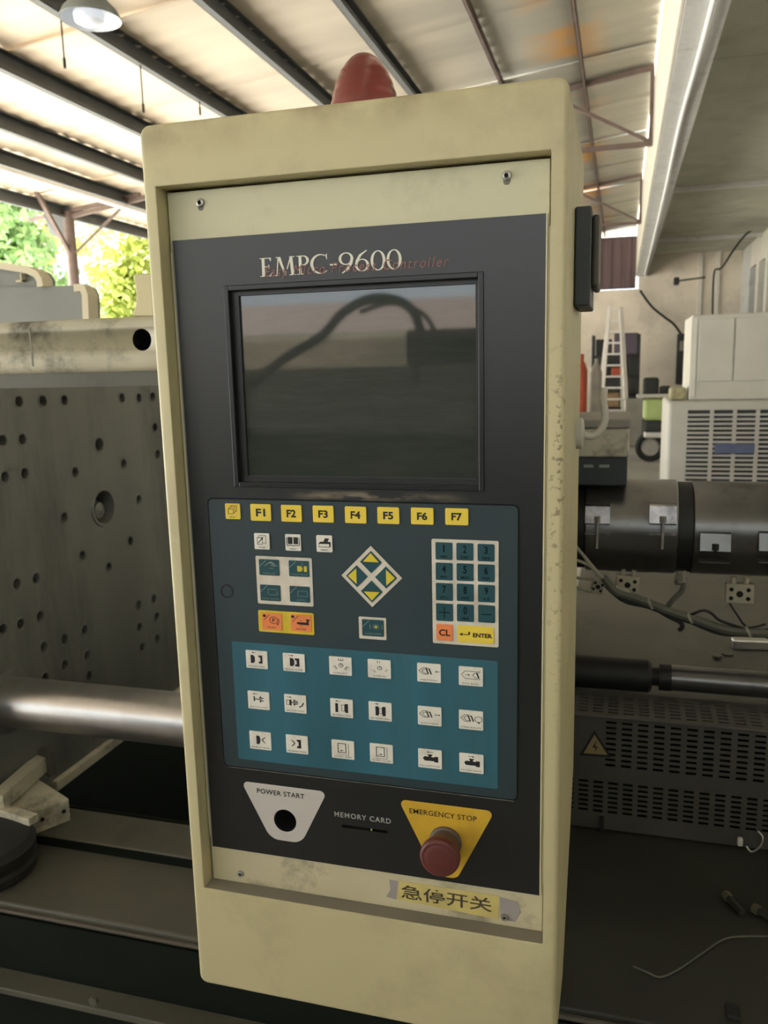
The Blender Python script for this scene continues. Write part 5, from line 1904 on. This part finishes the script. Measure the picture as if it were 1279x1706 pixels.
o = MB().rbox(q.x - 0.06, q.x + 0.05, CYY + 0.15, CYY + 0.35, az1, az1 + 0.09, 0.02).build('rag_bundle', mat('khaki_rag', (0.33, 0.30, 0.17), 0.9, var=0.3, scale=20))
tag(o, 'crumpled khaki bundle on the corner of the air cooler', 'cloth')

# electrical box and its cable on the back wall
q0, q1 = wy(1128, 556, 22.1), wy(1146, 640, 22.1)
eb_ = empty('electric_box', (q0.x, 22.1, q1.z))
tag(eb_, 'tall black switch box on the stained wall with drooping cable', 'switch box')
MB().rbox(q0.x, q1.x, 22.0, 22.2, q1.z, q0.z, 0.02).build('case', CLUTTER_D, eb_)
MB().box(q0.x + 0.06, q1.x - 0.04, 21.98, 22.0, q0.z - 0.42, q0.z - 0.18).build('window', CLUTTER_G, eb_)
MB().tube([wy(*p_, 22.0) for p_ in ((1066, 484), (1085, 510), (1105, 527), (1122, 540), (1134, 556))], 0.03, n=7).build('feed_cable', RUBBER, eb_, smooth=True)
cbl = [wy(*p_, 19.0) for p_ in ((1187, 545), (1187, 500), (1190, 452), (1202, 446), (1225, 412), (1248, 386), (1279, 377), (1340, 350))]
o = MB().tube(cbl, 0.02, n=6).build('wall_cable', RUBBER, None, smooth=True)
tag(o, 'dark cable draped over the door openings of the white wall', 'cable')
q = wy(1128, 468, 20.5)
o = MB().rbox(q.x - 0.08, q.x + 0.04, 20.4, 20.6, q.z - 0.09, q.z + 0.08, 0.03).tube([(q.x + 0.03, 20.5, q.z), (q.x + 0.6, 20.5, q.z + 0.05)], 0.02, n=6).build('wall_fan', CLUTTER_D)
tag(o, 'small dark fitting on an arm beneath the far slab rib', 'fitting')

# step ladder
LY = 16.0
ld = empty('step_ladder', (wy(1022, 700, LY).x, LY + 0.4, 0))
tag(ld, 'tall aluminium step ladder standing before the stained wall', 'ladder')
lt0, rt0 = wy(1015, 511, LY + 0.5), wy(1034, 511, LY + 0.5)


def to_floor(top, px, py, Y):
    q = wy(px, py, Y)
    d = q - top
    return top + d * (top.z / -d.z)


lb0, rb0 = to_floor(lt0, 1000, 690, LY), to_floor(rt0, 1044, 690, LY)
MB().bar(lt0, lb0, 0.07, 0.05).build('rail', ALU, ld)
MB().bar(rt0, rb0, 0.07, 0.05).build('rail', ALU, ld)
for i in range(12):
    t_ = 0.02 + i * 0.083
    MB().bar(lt0.lerp(lb0, t_), rt0.lerp(rb0, t_), 0.09, 0.035).build('rung', ALU, ld)
bl_, br_ = Vector((lb0.x + -0.1, lb0.y + 1.5, 0)), Vector((rb0.x - 0.1, rb0.y + 1.5, 0))
MB().bar(lt0, bl_, 0.05, 0.04).build('rear_leg', ALU, ld)
MB().bar(rt0, br_, 0.05, 0.04).build('rear_leg', ALU, ld)

# storage rack and clutter at the far end
RYY = 19.0
rk = empty('storage_rack', (wy(1040, 690, RYY).x, RYY, 0))
tag(rk, 'dark steel storage rack loaded with goods by the ladder', 'rack')
rx0, rx1 = wy(985, 650, RYY).x, wy(1064, 650, RYY).x
for zz in (0.5, 1.15, 1.62):
    MB().box(rx0, rx1, RYY - 0.3, RYY + 0.5, zz - 0.03, zz).build('shelf', CLUTTER_D, rk)
for xq in (rx0, rx1 - 0.05):
    for yq in (RYY - 0.3, RYY + 0.45):
        MB().box(xq, xq + 0.05, yq, yq + 0.05, 0, 2.05).build('post', CLUTTER_D, rk)
MB().box(rx0, rx1, RYY + 0.46, RYY + 0.49, 0.1, 1.62).build('back_panel', mat('rack_back', (0.07, 0.068, 0.06), 0.8, var=0.4, scale=3), rk)
goods = [(rx0 + .08, .34, 1.62, .34, CLUTTER_D, 'dark carton on the upper rack shelf', 'carton'), (rx0 + .46, .5, 1.62, .46, CLUTTER_P, 'purple grey tub on the upper rack shelf', 'tub'),
         (rx0 + .08, .24, 1.15, .3, CLUTTER_P, 'plum coloured carton on the middle rack shelf', 'carton'), (rx0 + .42, .32, 1.15, .2, ORANGE_P, 'orange red carton on the middle rack shelf', 'carton'),
         (rx0 + .1, .5, .5, .3, mat('carton_brown', (0.30, 0.2, 0.11), 0.8), 'brown carton on the lowest rack shelf', 'carton'), (rx0 + .7, .3, .5, .22, CLUTTER_D, 'black tub on the lowest rack shelf', 'tub')]
for (x, w, z, h, m_, lab, cat) in goods:
    o = MB().rbox(x, x + w, RYY - .22, RYY + .2, z, z + h, 0.02).build('stored_' + cat, m_)
    tag(o, lab, cat)
for (x, w, z, h, m_, lab, cat) in ((rx0 + .78, .22, 1.15, .4, CLUTTER_D, 'tall black tub on the middle rack shelf', 'tub'), (rx0 + .62, .06, .5, .34, LIME, 'lime green folder on the lowest rack shelf', 'folder'), (rx0 + .05, .95, 0.0, .38, CLUTTER_D, 'long dark chest under the storage rack', 'chest')):
    o = MB().rbox(x, x + w, RYY - .22, RYY + .2, z, z + h, 0.02).build('stored_' + cat, m_)
    tag(o, lab, cat)
# red gas cylinder next to the cabinet edge
q = wy(967, 640, 14.5)
gc = empty('gas_cylinder', (q.x, 14.5, 0))
tag(gc, 'orange red gas cylinder standing left of the rack', 'gas cylinder')
MB().lathe((q.x, 14.5, 0), (0, 0, 1), [(0, 0.11), (1.35, 0.11), (1.48, 0.07), (1.52, 0.03), (1.6, 0.03), (1.6, 0.0)], 20).build('shell', ORANGE_P, gc, smooth=True)
MB().lathe((q.x, 14.5, 1.5), (0, 0, 1), [(0, 0.05), (0.12, 0.05), (0.13, 0)], 12).build('valve_cap', ORANGE_P, gc, smooth=True)
q = wy(988, 650, 14.6)
gc2 = empty('gas_cylinder', (q.x + 0.04, 14.7, 0))
tag(gc2, 'pale grey gas cylinder right behind the orange red one', 'gas cylinder')
MB().lathe((q.x + 0.04, 14.7, 0), (0, 0, 1), [(0, 0.10), (1.30, 0.10), (1.42, 0.06), (1.46, 0.03), (1.54, 0.03), (1.54, 0.0)], 20).build('shell', CLUTTER_G, gc2, smooth=True)
# black compressor and boxes
q = wy(1092, 660, 17.5)
cp = empty('air_compressor', (q.x, 17.5, 0))
tag(cp, 'black compressor with motor on a tank near the back wall', 'compressor')
MB().lathe((q.x - 0.35, 17.5, 0.45), (1, 0, 0), [(0, 0.1), (0.06, 0.22), (0.62, 0.22), (0.7, 0.1)], 20).build('tank', CLUTTER_D, cp, smooth=True)
MB().rbox(q.x - 0.25, q.x + 0.05, 17.35, 17.65, 0.66, 1.15, 0.05).build('motor', CLUTTER_D, cp)
MB().rbox(q.x + 0.07, q.x + 0.28, 17.4, 17.6, 0.66, 0.98, 0.04).build('pump_head', CLUTTER_D, cp)
MB().box(q.x - 0.3, q.x - 0.2, 17.3, 17.7, 0.0, 0.3).build('foot', CLUTTER_D, cp)
MB().box(q.x + 0.2, q.x + 0.3, 17.3, 17.7, 0.0, 0.3).build('foot', CLUTTER_D, cp)
q = wy(1055, 690, 15.2)
o = MB().rbox(q.x - 0.14, q.x + 0.16, 15.1, 15.5, 0.0, wy(1055, 665, 15.1).z, 0.02).build('grey_crate', CLUTTER_G)
tag(o, 'grey crate on the floor beside the step ladder', 'crate')
# scooter with lime box
MYY = 12.8
q = wy(1083, 738, MYY)
mt = empty('motor_scooter', (q.x + 0.5, MYY, 0))
tag(mt, 'parked scooter with lime rear box and white fender', 'scooter')
rw = q.z
rw = 0.22


def torus(mb, c, R, r, n=28, k=8):
    vs, fs = [], []
    for i in range(n):
        a = 2 * math.pi * i / n
        for j in range(k):
            b = 2 * math.pi * j / k
            vs.append((c[0] + (R + r * math.cos(b)) * math.cos(a), c[1] + r * math.sin(b), c[2] + (R + r * math.cos(b)) * math.sin(a)))
    for i in range(n):
        for j in range(k):
            fs.append((i * k + j, ((i + 1) % n) * k + j, ((i + 1) % n) * k + (j + 1) % k, i * k + (j + 1) % k))
    return mb.add(vs, fs)


for dx in (0, 1.15):
    w_ = torus(MB(), (q.x + dx, MYY, 0.22), 0.175, 0.045).build('wheel', RUBBER, mt, smooth=True)
    MB().cyl((q.x + dx, MYY - 0.03, 0.22), (q.x + dx, MYY + 0.03, 0.22), 0.11, n=16).build('hub', CLUTTER_G, w_)
MB().rbox(q.x - 0.1, q.x + 0.26, MYY - 0.07, MYY + 0.07, 0.36, 0.46, 0.03).build('fender', WHITE_PAINT, mt)
MB().rbox(q.x - 0.12, q.x + 0.32, MYY - 0.16, MYY + 0.16, 0.62, 0.93, 0.05).build('lime_box', LIME, mt)
MB().rbox(q.x - 0.1, q.x + 0.6, MYY - 0.1, MYY + 0.1, 0.44, 0.62, 0.04).build('body', CLUTTER_D, mt)
MB().rbox(q.x + 0.3, q.x + 0.85, MYY - 0.12, MYY + 0.12, 0.62, 0.72, 0.04).build('seat', CLUTTER_D, mt)
MB().rbox(q.x - 0.22, q.x + 0.3, MYY - 0.12, MYY + 0.12, 0.95, 1.0, 0.02).build('rack_lid', WHITE_SHEET, mt)
MB().bar((q.x + 1.15, MYY, 0.25), (q.x + 0.95, MYY, 0.95), 0.06, 0.06).build('fork', CLUTTER_D, mt)
MB().box(q.x + 0.9, q.x + 0.96, MYY - 0.3, MYY + 0.3, 0.93, 0.97).build('handlebar', CLUTTER_D, mt)

# ================================================================== BEHIND THE VIEWER (mirrored in the screen glass)
def mirror(px, py, Y):
    """world point at depth Y (negative) whose reflection in the glass appears at the pixel"""
    ym = PYY + 0.0062
    d = ray(px, py)
    s0_ = ym / d.y
    hit = EYE + d * s0_
    return hit + Vector((d.x, -d.y, d.z)) * ((ym - Y) / d.y)


rob = empty('hose_loop', mirror(650, 600, -1.6))
tag(rob, 'thick black hydraulic hose looped over the neighbouring machine', 'hose')
MB().tube([mirror(*p_, -1.6) for p_ in ((420, 640), (470, 600), (535, 560), (570, 522), (610, 500), (650, 498), (685, 515), (700, 555), (695, 600), (690, 640))], 0.019, n=10).build('hose', RUBBER, rob, smooth=True)
MB().tube([mirror(*p_, -1.75) for p_ in ((600, 520), (650, 505), (700, 520), (722, 550), (725, 590), (715, 640))], 0.010, n=8).build('hose', RUBBER, rob, smooth=True)
wf = MB().box(-7.3, 2.75, -7.2, -7.0, 0, 1.8).build('reflection_wall', WALLP)  # unseen wall, added for its mirror image in the screen
tag(wf, 'unseen low wall added to shape the screen reflection', 'wall', kind='structure')
of = empty('reflection_shed', (-3, -16, 0))  # unseen shed, added to keep low sky out of the screen reflection
tag(of, 'unseen grey shed added to hide low sky from the screen reflection', 'building')
MB().box(-16, 6, -18, -14, -0.06, 2.15).build('wall', CONCRETE, of)
MB().prism([(-18.3, 2.15), (-13.6, 2.15), (-16, 2.9)], 'x', -16.3, 6.3).build('roof', PURLIN_R, of)
nb = empty('neighbour_machine', (-0.9, -2.4, 0))
tag(nb, 'dark neighbouring machine behind the viewer, raised to darken the screen reflection', 'machine')
MB().rbox(-3.4, 2.4, -3.0, -1.9, 0.0, 1.20, 0.02).build('bed', BED_DARK, nb)
MB().rbox(-3.3, 0.55, -2.8, -1.95, 1.20, 1.50, 0.03).build('guard', HOOD_M, nb)  # unseen; raised so the lower screen mirrors something dark
MB().rbox(0.56, 1.4, -2.9, -2.0, 1.20, 1.64, 0.02).build('housing', HOOD_M, nb)
MB().rbox(-0.95, -0.55, -2.6, -2.2, 1.50, 1.66, 0.02).build('head', BED_DARK, nb)
